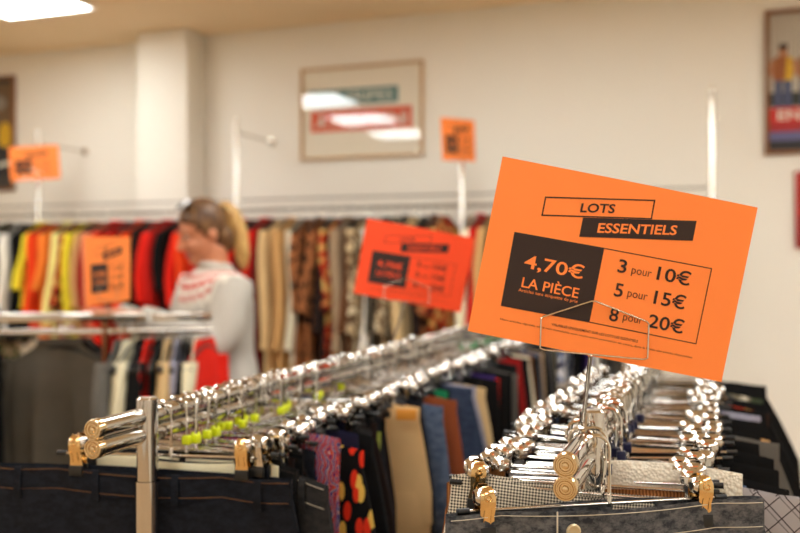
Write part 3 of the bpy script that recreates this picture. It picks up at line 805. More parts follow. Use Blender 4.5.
def shirt_hanger(hook_h):
    """origin at the rail centre; arms along local x"""
    t = thing('garment_hanger', '', 'hanger')
    g = G(); r = 0.0165; n = 12
    pts = [(0, 0, -hook_h), (0, 0, -0.045), (0.006, 0, -0.032), (0.014, 0, -0.014)]+[(r*math.cos(-0.5+PI*1.15*i/n), 0, r*math.sin(-0.5+PI*1.15*i/n)) for i in range(n+1)]
    g.tube(pts, 0.0018, 6); g.build('hook', STEEL, t)
    g = G()
    for s in (-1, 1): g.tube([(0, 0, -hook_h), (s*0.05, 0, -hook_h-0.010), (s*0.13, 0, -hook_h-0.042), (s*0.178, 0, -hook_h-0.068)], [0.006, 0.0065, 0.0065, 0.009], 8)
    g.build('arms', BLACKP, t)
    return t
sh0 = [shirt_hanger(0.052), False]
def hang_top(x, y, z, rz, lab, desc, name, cat, f, group, drop=0.066, **k):
    t = top_garment(name, lab, cat, F_[f], group=group, **k)
    t.location = (x, y, z-drop); t.rotation_euler = (0, 0, rz)
    hl = 'black garment hanger inside the '+desc
    if len(hl.split()) > 16: hl = 'hanger inside the '+desc
    if not sh0[1]:
        sh0[1] = True; o = sh0[0]; o.location = (x, y, z); o.rotation_euler = (0, 0, rz); o['label'] = hl; o['group'] = 'garment hangers'
    else: dup(sh0[0], (x, y, z), rz, hl, 'garment hangers')
    return t
# left to right along the wall: description, name, cloth, length, sleeve, x step
W_ = lambda d, n, f, L=0.72, s=0.45, st_=0.062: (d, n, f, L, s, st_)
WALL = [W_('dark green blouse', 'blouse', 'darkgreen', 0.7, 0.4), W_('green and white print dress', 'dress', 'greenprint', 0.95, 0.3), W_('white leafy print blouse', 'blouse', 'whiteprint', 0.75, 0.42, 0.07),
 W_('olive blouse', 'blouse', 'olive', 0.7, 0.4), W_('white padded jacket', 'jacket', 'white', 0.66, 0.42, 0.085), W_('black tunic', 'tunic', 'black', 0.7, 0), W_('yellow shirt with black tunic beside it', 'shirt', 'yellow', 0.5, 0.3, 0.06),
 W_('vermilion top between yellow and orange clothes', 'top', 'orangered', 0.62, 0.44, 0.075), W_('orange dress', 'dress', 'orange', 0.92, 0.3, 0.07), W_('pale yellow summer dress', 'dress', 'paleyellow', 0.85, 0.5, 0.085), W_('autumn print blouse', 'blouse', 'autumn', 0.7, 0.4, 0.055),
 W_('mustard cardigan', 'cardigan', 'yellow', 0.8, 0.5, 0.065), W_('tan scarf top', 'top', 'tan', 0.75, 0.4, 0.05), W_('deep red dress', 'dress', 'darkred', 0.95, 0.4, 0.06), W_('salmon blouse', 'blouse', 'salmon', 0.7, 0.45, 0.07),
 W_('scarlet long dress', 'dress', 'brightred', 1.0, 0.5, 0.065), W_('red blouse', 'blouse', 'red', 0.7, 0.42, 0.06), W_('burgundy tunic', 'tunic', 'burgundy', 0.85, 0.4, 0.06), W_('vermilion shirt', 'shirt', 'orangered', 0.72, 0.44, 0.07),
 W_('dark brown tunic', 'tunic', 'brownblack', 0.8, 0.4, 0.05), W_('red blouse', 'blouse', 'brightred', 0.72, 0.36, 0.085), W_('red blouse', 'blouse', 'red', 0.74, 0.36, 0.085), W_('black lace top', 'top', 'black', 0.7, 0.3, 0.05),
 W_('red blouse', 'blouse', 'brightred', 0.78, 0.38, 0.09), W_('vermilion tunic', 'tunic', 'orangered', 0.8, 0.40, 0.085), W_('red blouse', 'blouse', 'red', 0.8, 0.4, 0.07), W_('crimson dress', 'dress', 'darkred', 0.95, 0.4, 0.06), W_('red blouse', 'blouse', 'brightred', 0.8, 0.4, 0.06),
 W_('oxblood dress', 'dress', 'burgundy', 1.0, 0.4, 0.05), W_('deep red cardigan', 'cardigan', 'darkred', 0.9, 0.5, 0.055), W_('scarlet cardigan', 'cardigan', 'red', 0.85, 0.5, 0.05), W_('maroon coat', 'coat', 'burgundy', 1.0, 0.55, 0.05),
 W_('camel coat', 'coat', 'sand', 1.05, 0.6, 0.065), W_('tan long cardigan', 'cardigan', 'tan', 1.0, 0.6, 0.06), W_('cream trench coat', 'coat', 'offwhite', 1.1, 0.6, 0.055), W_('black print dress', 'dress', 'brownprint', 1.0, 0.4, 0.07),
 W_('brown patterned tunic', 'tunic', 'brownprint', 0.95, 0.4, 0.07), W_('dark brown coat', 'coat', 'brownblack', 1.0, 0.5, 0.055), W_('brown leafy dress', 'dress', 'autumn', 0.95, 0.4, 0.05), W_('taupe long cardigan', 'cardigan', 'taupe', 1.0, 0.6, 0.07),
 W_('chestnut blouse', 'blouse', 'brown', 0.8, 0.5, 0.05), W_('cream print blouse', 'blouse', 'creamprint', 0.95, 0.5, 0.06), W_('white linen coat', 'coat', 'white', 1.0, 0.6, 0.065), W_('black checked shirt', 'shirt', 'checkblack', 0.9, 0.5, 0.055),
 W_('beige print tunic', 'tunic', 'creamprint', 0.8, 0.5, 0.06), W_('black blazer', 'jacket', 'black', 0.8, 0.5, 0.045), W_('sand coloured coat', 'coat', 'sand', 1.1, 0.6, 0.065), W_('dark brown jacket', 'jacket', 'brownblack', 0.75, 0.5, 0.06),
 W_('chocolate print blouse', 'blouse', 'brownprint', 0.7, 0.4, 0.06), W_('gold print blouse', 'blouse', 'autumn', 0.72, 0.4, 0.06), W_('cream knit', 'jumper', 'cream', 0.7, 0.5, 0.06), W_('red knit', 'jumper', 'red', 0.9, 0.5, 0.06),
 W_('camel jacket', 'jacket', 'tan', 0.9, 0.5, 0.06), W_('black and gold shirt', 'shirt', 'checkblack', 0.7, 0.4, 0.055), W_('rust shirt', 'shirt', 'rust', 0.7, 0.4, 0.05), W_('ivory print blouse', 'blouse', 'whiteprint', 0.8, 0.4, 0.06),
 W_('navy blouse', 'blouse', 'navy', 0.8, 0.4, 0.06), W_('violet print blouse', 'blouse', 'violetprint', 0.8, 0.4, 0.07), W_('off-white jumper', 'jumper', 'offwhite', 0.75, 0.5, 0.06), W_('blue print shirt', 'shirt', 'blueprint', 0.8, 0.4, 0.06),
 W_('black cardigan', 'cardigan', 'black', 0.8, 0.5, 0.06), W_('purple blouse', 'blouse', 'purple', 0.8, 0.4, 0.06), W_('white blouse', 'blouse', 'white', 0.8, 0.4, 0.06), W_('dark grey coat', 'coat', 'darkgrey', 1.0, 0.5, 0.06)]
x = -4.30; rnd = random.Random(11)
wnames = row_names([q[0] for q in WALL])
for i, ((d, n, f, L, s, stp), nm) in enumerate(zip(WALL, wnames)):
    for p in PX:
        if abs(x-p) < 0.045: x = p+0.05
    hang_top(x, YW, ZR, PI/2+math.radians(rnd.uniform(-7, 7)), nm+' hanging on the back wall rack' if len(nm.split()) < 11 else nm, nm, n, n, f, 'clothes hanging along the back wall',
             L=L, sleeve=s, sh=rnd.uniform(0.17, 0.19), hem=rnd.uniform(0.18, 0.205), seed=500+i, thick=rnd.uniform(0.016, 0.024), collar=F_[f] if i % 3 == 0 else None)
    x += stp*0.92
# ------------------------------------------------------------------ angled rack between us and the woman
MA = math.radians(30); MC = Vector((-1.9625, 2.516, 0)); MD = Vector((math.cos(MA), math.sin(MA), 0)); MN = Vector((MD.y, -MD.x, 0))
t = thing('clothes_rack', 'chrome clothes rack with two rails in front of the woman', 'clothes rack', MC, MA)
g = G(); g.box((-0.46, 0, 1.221), (1.19, 0.022, 0.030), bev=0.004); g.build('top_bar', CHROME, t)
g = G(); g.box((0.255, 0, 1.220), (0.20, 0.018, 0.026), bev=0.004); g.build('top_bar', CHROME, t)
g = G(); g.tube([(-1.05, 0, 1.172), (0.352, 0, 1.172)], 0.012, 14); g.build('hanging_rail', CHROME, t)
for x in (-1.05, 0.0):
    g = G(); g.lathe([(0.0135, 0.0), (0.0135, 1.206 if x else 1.206), (0, 1.207)], (x, 0, 0), (0, 0, 1), 16); g.build('post', plain('red_reflection_steel', (150, 96, 70), 0.22, 1.0) if x == 0 else CHROME, t)  # middle post is chrome too, its reddish reflection painted into the colour
g = G(); g.tube([(-0.155, 0.012, 1.172), (-0.155, 0.30, 1.172)], 0.009, 12); g.ball((-0.155, 0.30, 1.172), 0.011); g.build('side_arm', CHROME, t)
for x in (-1.05, 0.0):
    g = G(); g.box((x, 0, 0.03), (0.05, 0.5, 0.03), bev=0.005); g.build('foot', CHROME, t)
MR = [('ash grey top', 'top', 'grey', 0.45, 0.4), ('cream knit top', 'top', 'cream', 0.5, 0.45), ('coal black top', 'top', 'black', 0.5, 0.4), ('poppy red top', 'top', 'brightred', 0.5, 0.0), ('inky black vest', 'vest', 'black', 0.5, 0.0), ('buff cotton shirt', 'shirt', 'sand', 0.5, 0.4),
      ('pale grey shirt', 'shirt', 'lilac', 0.5, 0.4), ('raven black shirt', 'shirt', 'black', 0.5, 0.4), ('ivory cotton shirt', 'shirt', 'cream', 0.5, 0.4), ('bright red long-sleeved shirt', 'shirt', 'brightred', 0.5, 0.45)]
for i, (d, n, f, L, s) in enumerate(MR):
    p = MC+MD*(0.052+0.031*i)
    hang_top(p.x, p.y, 1.172, MA+PI/2+math.radians(-6+rnd.uniform(-6, 6)-(10 if i == 9 else 0)), d+' on the angled rack in front of the woman', d, n, n, f, 'tops on the angled rack', drop=0.040, L=L+0.2, sleeve=s, sh=0.165, hem=0.17, seed=700+i, thick=0.016)
for i, (d, f) in enumerate((('midnight black blouse', 'black'), ('leafy print blouse', 'whiteprint'), ('ebony black blouse', 'black'), ('soot black blouse', 'black'))):
    p = MC+MD*(-0.36-0.028*i)
    hang_top(p.x, p.y, 1.172, MA+PI/2+math.radians(rnd.uniform(-6, 6)), d+' on the left end of the angled rack', d, 'blouse', 'blouse', f, 'tops on the angled rack', L=0.6, sleeve=0.4, sh=0.16, hem=0.17, seed=720+i, thick=0.014)
AR = [('dark olive-grey sweater', 'sweater', 'olivegrey'), ('sooty black jumper', 'jumper', 'black'), ('near black sweater', 'sweater', 'brownblack'), ('slate grey jumper', 'jumper', 'grey'), ('pitch black jumper', 'jumper', 'black')]
for i, (d, n, f) in enumerate(AR):
    p = MC-MD*0.155-MN*(0.05+0.045*i)
    hang_top(p.x, p.y, 1.172, MA+math.radians((-14, -6, -10, 4, -4)[i]), d+' facing us on the side arm of the angled rack', d, n, n, f, 'sweaters on the side arm', drop=0.05, L=0.62, sleeve=0.5, sh=(0.19, 0.18, 0.18, 0.18, 0.18)[i], hem=0.20, fold=3.0 if i == 0 else 1.0, seed=760+i, thick=0.02, neck=0.075, collar=F_['olivegrey'] if i == 0 else None)

# ------------------------------------------------------------------ signs further back
def far_sign(label, hl, c, right, roll, H, foot, card=ORANGE, fine=False):
    right = Vector(right).normalized(); n = Vector((right.y, -right.x, 0))
    if n.dot(-Vector((c.x, c.y, 0))) < 0: n = -n; 
    W = H*1.4145
    o, U, V = price_sign(label, c, right, n, roll, W, H, card, bow=0.004, fine=fine)
    sign_holder(hl, c, right, n, W/260.0, foot, gap=0.006, wire=0.0011, ring=0)
def rdir(phi): return Rv*math.cos(phi)+Fv*math.sin(phi)
c = at(109.5, 270, 2.86)
far_sign('orange price sign turned sideways on the angled rack before the red clothes', 'wire sign holder of the sideways orange sign on the angled rack', c, rdir(math.radians(81)), math.radians(-1.5), 0.212, MC+MD*0.02+Vector((0, 0, 1.2075)))
foot = Vector((PX[3], YW, 2.225)); c = at(459, 140, 4.42)
far_sign('small orange price sign on the post right of the framed poster', 'wire sign holder on the post right of the framed poster', c, rdir(math.radians(52)), math.radians(-4), 0.207, Vector((PX[3], YW, 1.99)))
c = at(34.5, 163, 5.44)
far_sign('small orange price sign on the post at the upper left', 'wire sign holder on the post at the upper left', c, rdir(math.radians(8)), math.radians(-4), 0.205, Vector((PX[1]+0.02, YW-0.03, 2.05)))

# ------------------------------------------------------------------ pictures on the back wall
OAK = plain('oak_frame', (196, 156, 100), 0.45, var=0.15, scale=20)
DARKWOOD = plain('brown_frame', (130, 84, 46), 0.5, var=0.15, scale=20)
PAPER = plain('ivory_paper', (236, 228, 210), 0.8)
def glass_mat():
    if 'picture_glass' in MATS: return MATS['picture_glass']
    m = bpy.data.materials.new('picture_glass'); m.use_nodes = True; t = m.node_tree; t.nodes.clear()
    o = t.nodes.new('ShaderNodeOutputMaterial'); mx = t.nodes.new('ShaderNodeMixShader'); fr = t.nodes.new('ShaderNodeFresnel'); fr.inputs[0].default_value = 1.75
    a = t.nodes.new('ShaderNodeBsdfTransparent'); b = t.nodes.new('ShaderNodeBsdfGlossy'); b.inputs['Roughness'].default_value = 0.03
    t.links.new(fr.outputs[0], mx.inputs[0]); t.links.new(a.outputs[0], mx.inputs[1]); t.links.new(b.outputs[0], mx.inputs[2]); t.links.new(mx.outputs[0], o.inputs[0])
    MATS['picture_glass'] = m; return m
def picture(name, label, x0, x1, z0, z1, fr_m, fw, art, paper=PAPER, glass=True, tilt=0.0):
    """a framed sheet on the back wall; art(add, W, H) puts flat printed shapes on the sheet"""
    W, H = x1-x0, z1-z0
    t = thing(name, label, 'poster', ((x0+x1)/2, Y1-0.002, z0)); t.rotation_euler = (tilt, 0, 0)
    g = G()
    for (cx, cz, sx, sz) in ((0, H-fw/2, W, fw), (0, fw/2, W, fw), (-W/2+fw/2, H/2, fw, H-2*fw), (W/2-fw/2, H/2, fw, H-2*fw)): g.box((cx, -0.012, cz), (sx, 0.024, sz), bev=0.002)
    g.build('frame', fr_m, t)
    g = G(); mats = [paper]
    g.box((0, -0.006, H/2), (W-2*fw+0.004, 0.003, H-2*fw+0.004))
    lay = [0]
    def add(poly, m):
        if m not in mats: mats.append(m)
        lay[0] += 1; y = -0.0078-0.00006*lay[0]
        g.add([(-W/2+px, y, pz) for (px, pz) in poly], [list(range(len(poly)))], mats.index(m))
    def word(s, cx, cz, w_, h_, m, bold=0.02):
        if m not in mats: mats.append(m)
        lay[0] += 1; y = -0.0078-0.00006*lay[0]
        vs, fs, w0, h0 = text_geo(s, bold); g.add([(-W/2+cx+p.x/w0*w_, y, cz+p.y/h0*h_) for p in vs], fs, mats.index(m))
    art(add, word, W, H)
    g.build('print', mats, t, smooth=False)
    if glass:
        gg = G(); gg.add([(-W/2+fw, -0.017, fw), (W/2-fw, -0.017, fw), (W/2-fw, -0.017, H-fw), (-W/2+fw, -0.017, H-fw)], [[0, 1, 2, 3]]); gg.build('glass', glass_mat(), t, smooth=False)
    return t
def R(x0, z0, x1, z1): return [(x0, z0), (x1, z0), (x1, z1), (x0, z1)]
def oval(cx, cz, a, b, n=16): return [(cx+a*math.cos(2*PI*i/n), cz+b*math.sin(2*PI*i/n)) for i in range(n)]
P_ = lambda n, rgb: plain('print_'+n, rgb, 0.7)
def art_banner(add, word, W, H):
    add(R(0.055, 0.318, 0.615, 0.412), P_('teal', (30, 112, 118))); word('DES FRIPES', 0.335, 0.365, 0.50, 0.058, P_('pale', (214, 214, 200)))
    add(R(0.062, 0.165, 0.70, 0.292), P_('vermilion', (222, 74, 36))); word('\u00c0 PRIX MINI', 0.381, 0.232, 0.58, 0.095, P_('pale', (214, 214, 200)))
picture('framed_poster', 'wide oak-framed poster with teal and red banners on the back wall', -2.36, -1.591, 2.017, 2.563, OAK, 0.015, art_banner)
def art_man(add, word, W, H):
    pale = P_('corrugated', (196, 186, 170)); line = P_('corrugated_line', (140, 130, 116))
    add(R(0.02, 0.02, W-0.02, H-0.02), pale)
    for i in range(24): add(R(0.025+0.019*i, 0.3, 0.031+0.019*i, H-0.022), line)
    add(R(0.02, 0.24, W-0.02, 0.31), P_('dark_ground', (48, 50, 46)))
    jean, vest, skin, yel, hair = P_('jeans', (74, 82, 110)), P_('vest', (150, 88, 44)), P_('skin', (176, 120, 84)), P_('yellow', (214, 170, 40)), P_('hair', (40, 28, 20))
    for sx in (0.045, 0.165):
        add(R(sx, 0.23, sx+0.036, 0.38), jean); add(R(sx+0.044, 0.23, sx+0.08, 0.38), jean)
        add([(sx-0.004, 0.37), (sx+0.084, 0.37), (sx+0.092, 0.475), (sx+0.058, 0.495), (sx+0.024, 0.495), (sx-0.012, 0.475)], vest if sx < 0.2 else P_('blue_shirt', (70, 84, 120)))
        add([(sx+0.05, 0.37), (sx+0.084, 0.37), (sx+0.092, 0.475), (sx+0.06, 0.49)], yel)
        add([(sx-0.012, 0.475), (sx-0.03, 0.42), (sx-0.008, 0.385), (sx+0.0, 0.4), (sx-0.012, 0.425), (sx+0.004, 0.46)], skin)
        add([(sx+0.092, 0.475), (sx+0.11, 0.42), (sx+0.088, 0.385), (sx+0.08, 0.4), (sx+0.092, 0.425), (sx+0.076, 0.46)], skin)
        add(oval(sx+0.04, 0.516, 0.021, 0.028), skin); add(oval(sx+0.041, 0.538, 0.023, 0.016), hair)
    add(R(0.02, 0.16, W-0.02, 0.235), P_('red', (196, 44, 36))); word('ENSEMBLE', W/2+0.01, 0.197, 0.40, 0.05, P_('pale', (214, 214, 200)))
    add(R(0.02, 0.115, W-0.02, 0.16), P_('darkred', (160, 40, 40))); add(R(0.02, 0.07, W-0.02, 0.115), P_('blue', (96, 96, 136))); add(R(0.02, 0.02, W-0.02, 0.07), P_('night', (44, 42, 44)))
picture('framed_poster', 'tall brown-framed poster of standing figures at the upper right', 0.21, 0.71, 1.945, 2.668, DARKWOOD, 0.02, art_man, glass=False)
def art_dark(add, word, W, H):
    add(R(0.02, 0.02, W-0.02, H-0.02), P_('charcoal', (66, 62, 58))); add(R(0.3, 0.45, W-0.04, H-0.05), P_('brown', (110, 88, 64)))
    add(oval(0.52, 0.38, 0.06, 0.09), P_('yellow', (214, 170, 40))); add(oval(0.46, 0.6, 0.07, 0.05), P_('grey', (140, 134, 124)))
    add(R(0.02, 0.10, W-0.02, 0.30), P_('night', (44, 42, 44))); add([(0.3, 0.14), (W-0.02, 0.18), (W-0.02, 0.21), (0.3, 0.16)], P_('pale', (214, 214, 200)))
picture('framed_poster', 'dark brown-framed poster cut by the left edge of the photo', -5.12, -4.512, 1.90, 2.685, DARKWOOD, 0.022, art_dark, glass=False)
def art_red(add, word, W, H):
    add(R(0.0, 0.16, W, H), P_('red', (196, 44, 36))); add(R(0.0, 0.0, W, 0.16), P_('darkred', (160, 40, 40))); add(oval(0.14, 0.08, 0.08, 0.06), P_('brown', (110, 88, 64)))
picture('red_poster', 'red poster cut by the right edge of the photo, below the figures poster', 0.352, 0.65, 1.478, 1.858, plain('red_frame', (176, 36, 30), 0.5), 0.008, art_red, glass=False)
# ------------------------------------------------------------------ the woman
PZ = math.radians(-35.5); PC = Vector((-1.845, 3.06, 0))
def ering(cx, cy, z, a, b, n=20): return [Vector((cx+a*math.cos(2*PI*i/n), cy+b*math.sin(2*PI*i/n), z)) for i in range(n)]
TORSO = [(0.80, 0.165, 0.12, 0.01), (0.88, 0.182, 0.132, 0.012), (0.96, 0.172, 0.125, 0.005), (1.06, 0.150, 0.112, -0.004), (1.17, 0.160, 0.122, -0.014), (1.26, 0.172, 0.122, -0.020), (1.32, 0.165, 0.100, -0.020), (1.355, 0.120, 0.080, -0.018), (1.385, 0.066, 0.060, -0.020)]
ARMS = {1: [(0.155, -0.02, 1.325), (0.195, -0.045, 1.24), (0.222, -0.11, 1.105), (0.185, -0.24, 1.155), (0.135, -0.365, 1.215)],
        -1: [(-0.155, -0.02, 1.325), (-0.195, -0.045, 1.24), (-0.220, -0.10, 1.10), (-0.175, -0.23, 1.15), (-0.115, -0.355, 1.212)]}
ARM_R = [0.060, 0.052, 0.044, 0.040, 0.027]
LEGS = [(0.09, 0.012, 0.86, 0.094), (0.094, 0.0, 0.66, 0.078), (0.095, -0.012, 0.47, 0.056), (0.095, 0.004, 0.33, 0.055), (0.095, 0.018, 0.09, 0.036)]
def smooth_path(pts, rs, k=4):
    P, Rr = [], []
    for i in range(len(pts)-1):
        p0 = Vector(pts[max(0, i-1)]); p1 = Vector(pts[i]); p2 = Vector(pts[i+1]); p3 = Vector(pts[min(len(pts)-1, i+2)])
        for j in range(k):
            t = j/k
            P.append(0.5*((2*p1)+(p2-p0)*t+(2*p0-5*p1+4*p2-p3)*t*t+(3*p1-p0-3*p2+p3)*t**3)); Rr.append(rs[i]*(1-t)+rs[i+1]*t)
    P.append(Vector(pts[-1])); Rr.append(rs[-1]); return P, Rr
HC = Vector((0.0, -0.072, 1.522)); HR = Matrix.Rotation(math.radians(-6), 3, 'Z') @ Matrix.Rotation(math.radians(20), 3, 'X')
def hp(x, y, z): return HC+HR @ Vector((x, y, z))
SKIN = plain('skin', (198, 128, 92), 0.55, var=0.04, scale=20)
LIP = plain('lips', (186, 96, 84), 0.5)
person = thing('person', 'woman with blond ponytail in pale grey sweater with red yoke, reaching over a rack', 'person', PC, PZ)
g = G()
g.loft([ering(0, y, z, a, b) for (z, a, b, y) in TORSO], 0, True, True)
P, q = smooth_path([(0, -0.012, 1.34), (0, -0.025, 1.40), hp(0, 0.02, -0.06)], [0.062, 0.055, 0.055]); g.tube(P, q, 16)
for s in (1, -1):
    P, q = smooth_path(ARMS[s], ARM_R); g.tube(P, q, 14)
    P, q = smooth_path([(s*x, y, z) for (x, y, z, r) in LEGS], [r for (_, _, _, r) in LEGS]); g.tube(P, q, 14)
    g.loft([[Vector((s*0.095+a*math.cos(2*PI*i/12)*1.0, yy, 0.035+b*math.sin(2*PI*i/12))) for i in range(12)] for (yy, a, b) in ((0.06, 0.028, 0.03), (0.02, 0.034, 0.034), (-0.06, 0.042, 0.028), (-0.13, 0.042, 0.022), (-0.165, 0.025, 0.015))], 0, True, True)
    # hand: palm, four unequal curled fingers, a thumb from the side of the palm
    wr = Vector(ARMS[s][-1]); fwd = (wr-Vector(ARMS[s][-2])).normalized(); fwd = Vector((fwd.x*0.6, fwd.y, fwd.z*0.3)).normalized()
    side = Vector((0, 0, 1)).cross(fwd).normalized(); up = fwd.cross(side).normalized()
    if up.z < 0: up = -up
    side = side if side.x*s < 0 else -side       # towards the thumb (inwards, palms down)
    L = lambda f, sd, u: wr+fwd*f+side*sd+up*u
    rings = []
    for (f, wd, th) in ((-0.01, 0.024, 0.022), (0.02, 0.032, 0.019), (0.055, 0.039, 0.016), (0.085, 0.040, 0.013)):
        rings.append([L(f, wd*math.cos(2*PI*i/14), th*math.sin(2*PI*i/14)-0.002) for i in range(14)])
    g.loft(rings, 0, True, True)
    for j, (sd, ln) in enumerate(((0.030, 0.068), (0.010, 0.078), (-0.010, 0.072), (-0.030, 0.056))):
        g.tube([L(0.07, sd*0.95, 0), L(0.088, sd, 0.003), L(0.088+ln*0.45, sd*1.12, -0.006), L(0.088+ln*0.75, sd*1.16, -0.022), L(0.088+ln*0.9, sd*1.16, -0.038)], [0.0095, 0.0095, 0.0088, 0.008, 0.0062], 8)
    g.tube([L(0.012, 0.020, -0.004), L(0.035, 0.044, -0.010), L(0.062, 0.058, -0.018), L(0.085, 0.060, -0.026)], [0.0125, 0.0115, 0.0095, 0.007], 8)
g.ball(hp(0, 0.012, 0.026), (0.072, 0.090, 0.092), rot=HR, u=20, v=14)
g.ball(hp(0, -0.020, -0.036), (0.060, 0.066, 0.074), rot=HR, u=18, v=12)
g.ball(hp(0, -0.062, -0.090), (0.030, 0.026, 0.022), rot=HR)
g.tube([hp(0, -0.080, 0.016), hp(0, -0.094, -0.008), hp(0, -0.108, -0.030), hp(0, -0.090, -0.038)], [0.0085, 0.0095, 0.0125, 0.010], 10)
for s in (1, -1):
    g.ball(hp(s*0.035, -0.066, -0.030), (0.024, 0.020, 0.020), rot=HR)
    g.ball(hp(s*0.072, 0.014, -0.014), (0.010, 0.020, 0.030), rot=HR)
    g.ball(hp(s*0.030, -0.074, 0.026), (0.024, 0.012, 0.008), rot=HR)
body = remeshed(g, 0.0058, 5); body.build('body', SKIN, person, angle=180)
for s in (1, -1):
    g = G(); g.ball(hp(s*0.031, -0.0735, 0.004), (0.0125, 0.0095, 0.0055), rot=HR); g.ball(hp(s*0.031, -0.0815, 0.002), (0.0055, 0.003, 0.0055), 1, rot=HR)
    g.build('eye', [plain('eye_white', (190, 168, 150), 0.3), plain('iris', (60, 46, 36), 0.3)], person)
    g = G(); g.tube([hp(s*0.014, -0.087, 0.028), hp(s*0.032, -0.086, 0.034), hp(s*0.050, -0.072, 0.028)], [0.0026, 0.0034, 0.002], 8); g.build('eyebrow', plain('brow', (104, 72, 46), 0.8), person)
g = G(); g.tube([hp(-0.024, -0.076, -0.064), hp(-0.010, -0.087, -0.061), hp(0.0, -0.089, -0.062), hp(0.010, -0.087, -0.061), hp(0.024, -0.076, -0.064)], [0.002, 0.0048, 0.0044, 0.0048, 0.002], 8)
g.tube([hp(-0.020, -0.077, -0.068), hp(0.0, -0.088, -0.071), hp(0.020, -0.077, -0.068)], [0.002, 0.006, 0.002], 8); g.build('mouth', LIP, person)
def hair_mat():
    t = NT('dark_blond_hair'); t.pr(Roughness=0.45)
    n = t.noise(t.coord((30, 30, 4)), 3.0, 4.0); t.color(t.ramp(n, [(0.3, lin((58, 36, 20))), (0.55, lin((104, 68, 36))), (0.75, lin((160, 114, 60)))])); t.bump(n, 0.6, 0.004); return t.m
HAIR = hair_mat()
def hair_mat2():
    t = NT('blond_hair'); t.pr(Roughness=0.45)
    n = t.noise(t.coord((40, 40, 4)), 3.0, 4.0); t.color(t.ramp(n, [(0.3, lin((150, 108, 60))), (0.55, lin((204, 160, 92))), (0.75, lin((226, 190, 124)))])); t.bump(n, 0.6, 0.004); return t.m
g = G(); rings = []
n_, m_ = 32, 22
vs = []
for i in range(m_+1):
    a = PI*i/m_
    for k in range(n_):
        b = 2*PI*k/n_; vs.append(Vector((0.080*math.sin(a)*math.cos(b), 0.016+0.097*math.sin(a)*math.sin(b), 0.030+0.103*math.cos(a))))
fs = []
for i in range(m_):
    for k in range(n_):
        f = [i*n_+k, i*n_+(k+1) % n_, (i+1)*n_+(k+1) % n_, (i+1)*n_+k]; c = sum((vs[j] for j in f), Vector())/4
        if c.y+0.75*c.z > -0.016 and c.z > -0.085 and not (c.z < -0.02 and c.y < 0.03): fs.append(f)
g.add([hp(*v) for v in vs], fs); g.ball(hp(0, 0.070, -0.040), (0.060, 0.046, 0.066), rot=HR, u=20, v=14); hair = g.build('hair', HAIR, person)
so = hair.modifiers.new('t', 'SOLIDIFY'); so.thickness = 0.012; so.offset = -1
g = G(); P, q = smooth_path([hp(0, 0.094, 0.060), hp(0, 0.118, 0.058), hp(0.004, 0.134, 0.015), hp(0.008, 0.132, -0.06), hp(0.008, 0.118, -0.14), hp(0.004, 0.105, -0.19)], [0.020, 0.030, 0.036, 0.036, 0.028, 0.010], 5)
g.tube(P, q, 16); pt_ = g.build('ponytail', hair_mat2(), hair)
g = G(); g.lathe([(0.026, -0.008), (0.030, 0), (0.026, 0.008)], hp(0, 0.112, 0.056), HR @ Vector((0, 1, 0)), 16); g.build('hair_band', BLACKP, hair)
# clothes
def infl(d, arms=True):
    g = G(); g.loft([ering(0, y, z, a+d, b+d) for (z, a, b, y) in TORSO[1:] if z < 1.38]+[ering(0, -0.022, 1.382, 0.074, 0.068)], 0, True, True)
    for s in (1, -1):
        P, q = smooth_path(ARMS[s], [r+d*(1.25 if i < 4 else 0.9) for i, r in enumerate(ARM_R)]); g.tube(P, q, 16)
    return g
def sweater_mat():
    t = NT('grey_fair_isle_knit'); t.pr(Roughness=0.95)
    tc = t.n('ShaderNodeTexCoord'); sub = t.n('ShaderNodeVectorMath', operation='SUBTRACT'); t.l(tc.outputs['Object'], sub.inputs[0]); sub.inputs[1].default_value = (0, -0.02, 1.405)
    ln = t.n('ShaderNodeVectorMath', operation='LENGTH'); t.l(sub.outputs[0], ln.inputs[0])
    sp = t.n('ShaderNodeSeparateXYZ'); t.l(sub.outputs[0], sp.inputs[0])
    ang = t.math('ARCTAN2', sp.outputs[0], sp.outputs[1])
    zig = t.math('ABSOLUTE', t.math('SUBTRACT', t.math('FRACT', t.math('MULTIPLY', ang, 26/(2*PI))), 0.5))
    r = t.math('ADD', ln.outputs['Value'], t.math('MULTIPLY', zig, 0.035))
    grey, wht, red = lin((190, 182, 170)), lin((226, 218, 204)), lin((198, 76, 64))
    c = t.ramp(t.math('MULTIPLY', r, 3.8), [(0.0, grey), (0.34, wht), (0.42, red), (0.49, wht), (0.56, red), (0.66, wht), (0.74, red), (0.79, wht), (0.90, grey)])
    c.node.color_ramp.interpolation = 'CONSTANT'
    t.color(t.mix(t.math('MULTIPLY', t.noise(t.coord(), 160.0), 0.25), c, lin((150, 144, 134)))); t.bump(t.noise(t.coord((1, 1, 0.4)), 240.0), 0.5, 0.003); return t.m
sw = remeshed(infl(0.017), 0.009, 6)
for v in sw.v:
    f = 0.006*noise.noise(Vector((v.x*14, v.y*14, v.z*9))); v.x += f; v.y += f
sw = sw.build('sweater', sweater_mat(), person, angle=180)
g = G(); g.tube([(0.062*math.cos(2*PI*i/20), -0.024+0.058*math.sin(2*PI*i/20), 1.392-0.006*math.sin(2*PI*i/20)) for i in range(20)], 0.013, 10, closed=True); g.build('collar', plain('grey_rib_knit', (196, 190, 178), 0.95), sw)
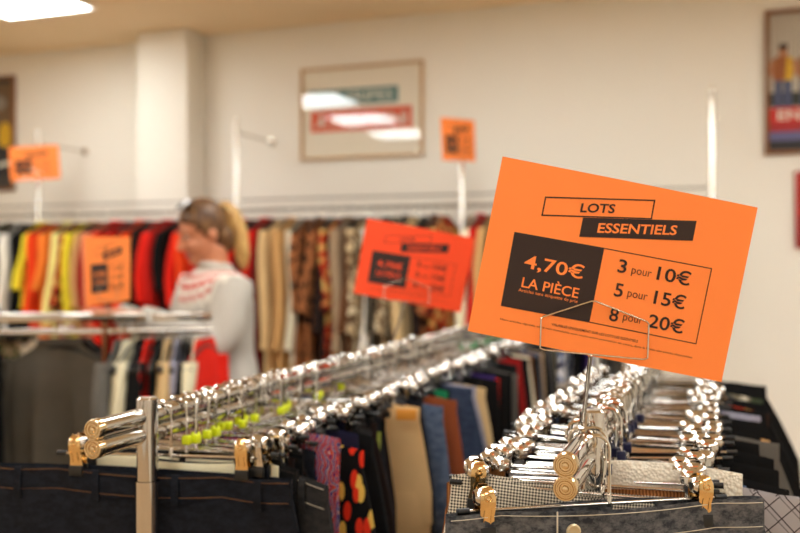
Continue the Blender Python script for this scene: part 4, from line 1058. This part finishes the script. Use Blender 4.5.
for s in (1, -1):
    a, b = Vector(ARMS[s][-2]), Vector(ARMS[s][-1]); g = G(); g.tube([b.lerp(a, 0.16), b.lerp(a, 0.02)], [0.037, 0.035], 14); g.build('cuff', plain('grey_rib_knit', (196, 190, 178), 0.95), sw)
g = G(); g.loft([ering(0, y, z, a, b) for (z, a, b, y) in ((0.80, 0.170, 0.126, 0.01), (0.88, 0.190, 0.140, 0.012), (0.955, 0.178, 0.132, 0.006))], 0, True, True)
for s in (1, -1):
    P, q = smooth_path([(s*x, y, z) for (x, y, z, r) in LEGS], [r+0.014 for (_, _, _, r) in LEGS]); g.tube(P, q, 14)
remeshed(g, 0.010, 4).build('trousers', F_['black'], person, angle=180)
for s in (1, -1):
    g = G(); g.loft([[Vector((s*0.095+a*math.cos(2*PI*i/14), yy, 0.040+b*math.sin(2*PI*i/14))) for i in range(14)] for (yy, a, b) in ((0.075, 0.03, 0.036), (0.03, 0.042, 0.04), (-0.06, 0.05, 0.038), (-0.14, 0.048, 0.032), (-0.18, 0.03, 0.024))], 0, True, True); g.build('shoe', BLACKP, person)
# sunglasses pushed up on her hair: a thing of its own
gl = thing('sunglasses', 'dark sunglasses pushed up on the head of the woman', 'sunglasses', PC, PZ)
for s in (1, -1):
    g = G(); c = hp(s*0.033, -0.038, 0.128); ax = (HR @ Vector((s*0.15, -0.45, 0.88))).normalized()
    u = (HR @ Vector((1, 0, 0))); u = (u-ax*u.dot(ax)).normalized(); v = ax.cross(u)
    ring = [c+u*(0.030*math.cos(2*PI*i/20))+v*(0.025*math.sin(2*PI*i/20)) for i in range(20)]
    g.loft([[p+ax*0.001 for p in ring], [p-ax*0.001 for p in ring]], 0, True, True); g.build('lens', plain('smoke_lens', (120, 108, 98), 0.12, 0.9), gl)
    g = G(); g.tube(ring, 0.0026, 8, closed=True); g.build('rim', BLACKP, gl)
    g = G(); g.tube([hp(s*0.058, -0.036, 0.122), hp(s*0.082, 0.0, 0.085), hp(s*0.088, 0.045, 0.040)], 0.0022, 8); g.build('temple', BLACKP, gl)
g = G(); g.tube([hp(-0.008, -0.040, 0.134), hp(0, -0.042, 0.136), hp(0.008, -0.040, 0.134)], 0.0022, 8); g.build('bridge', BLACKP, gl)
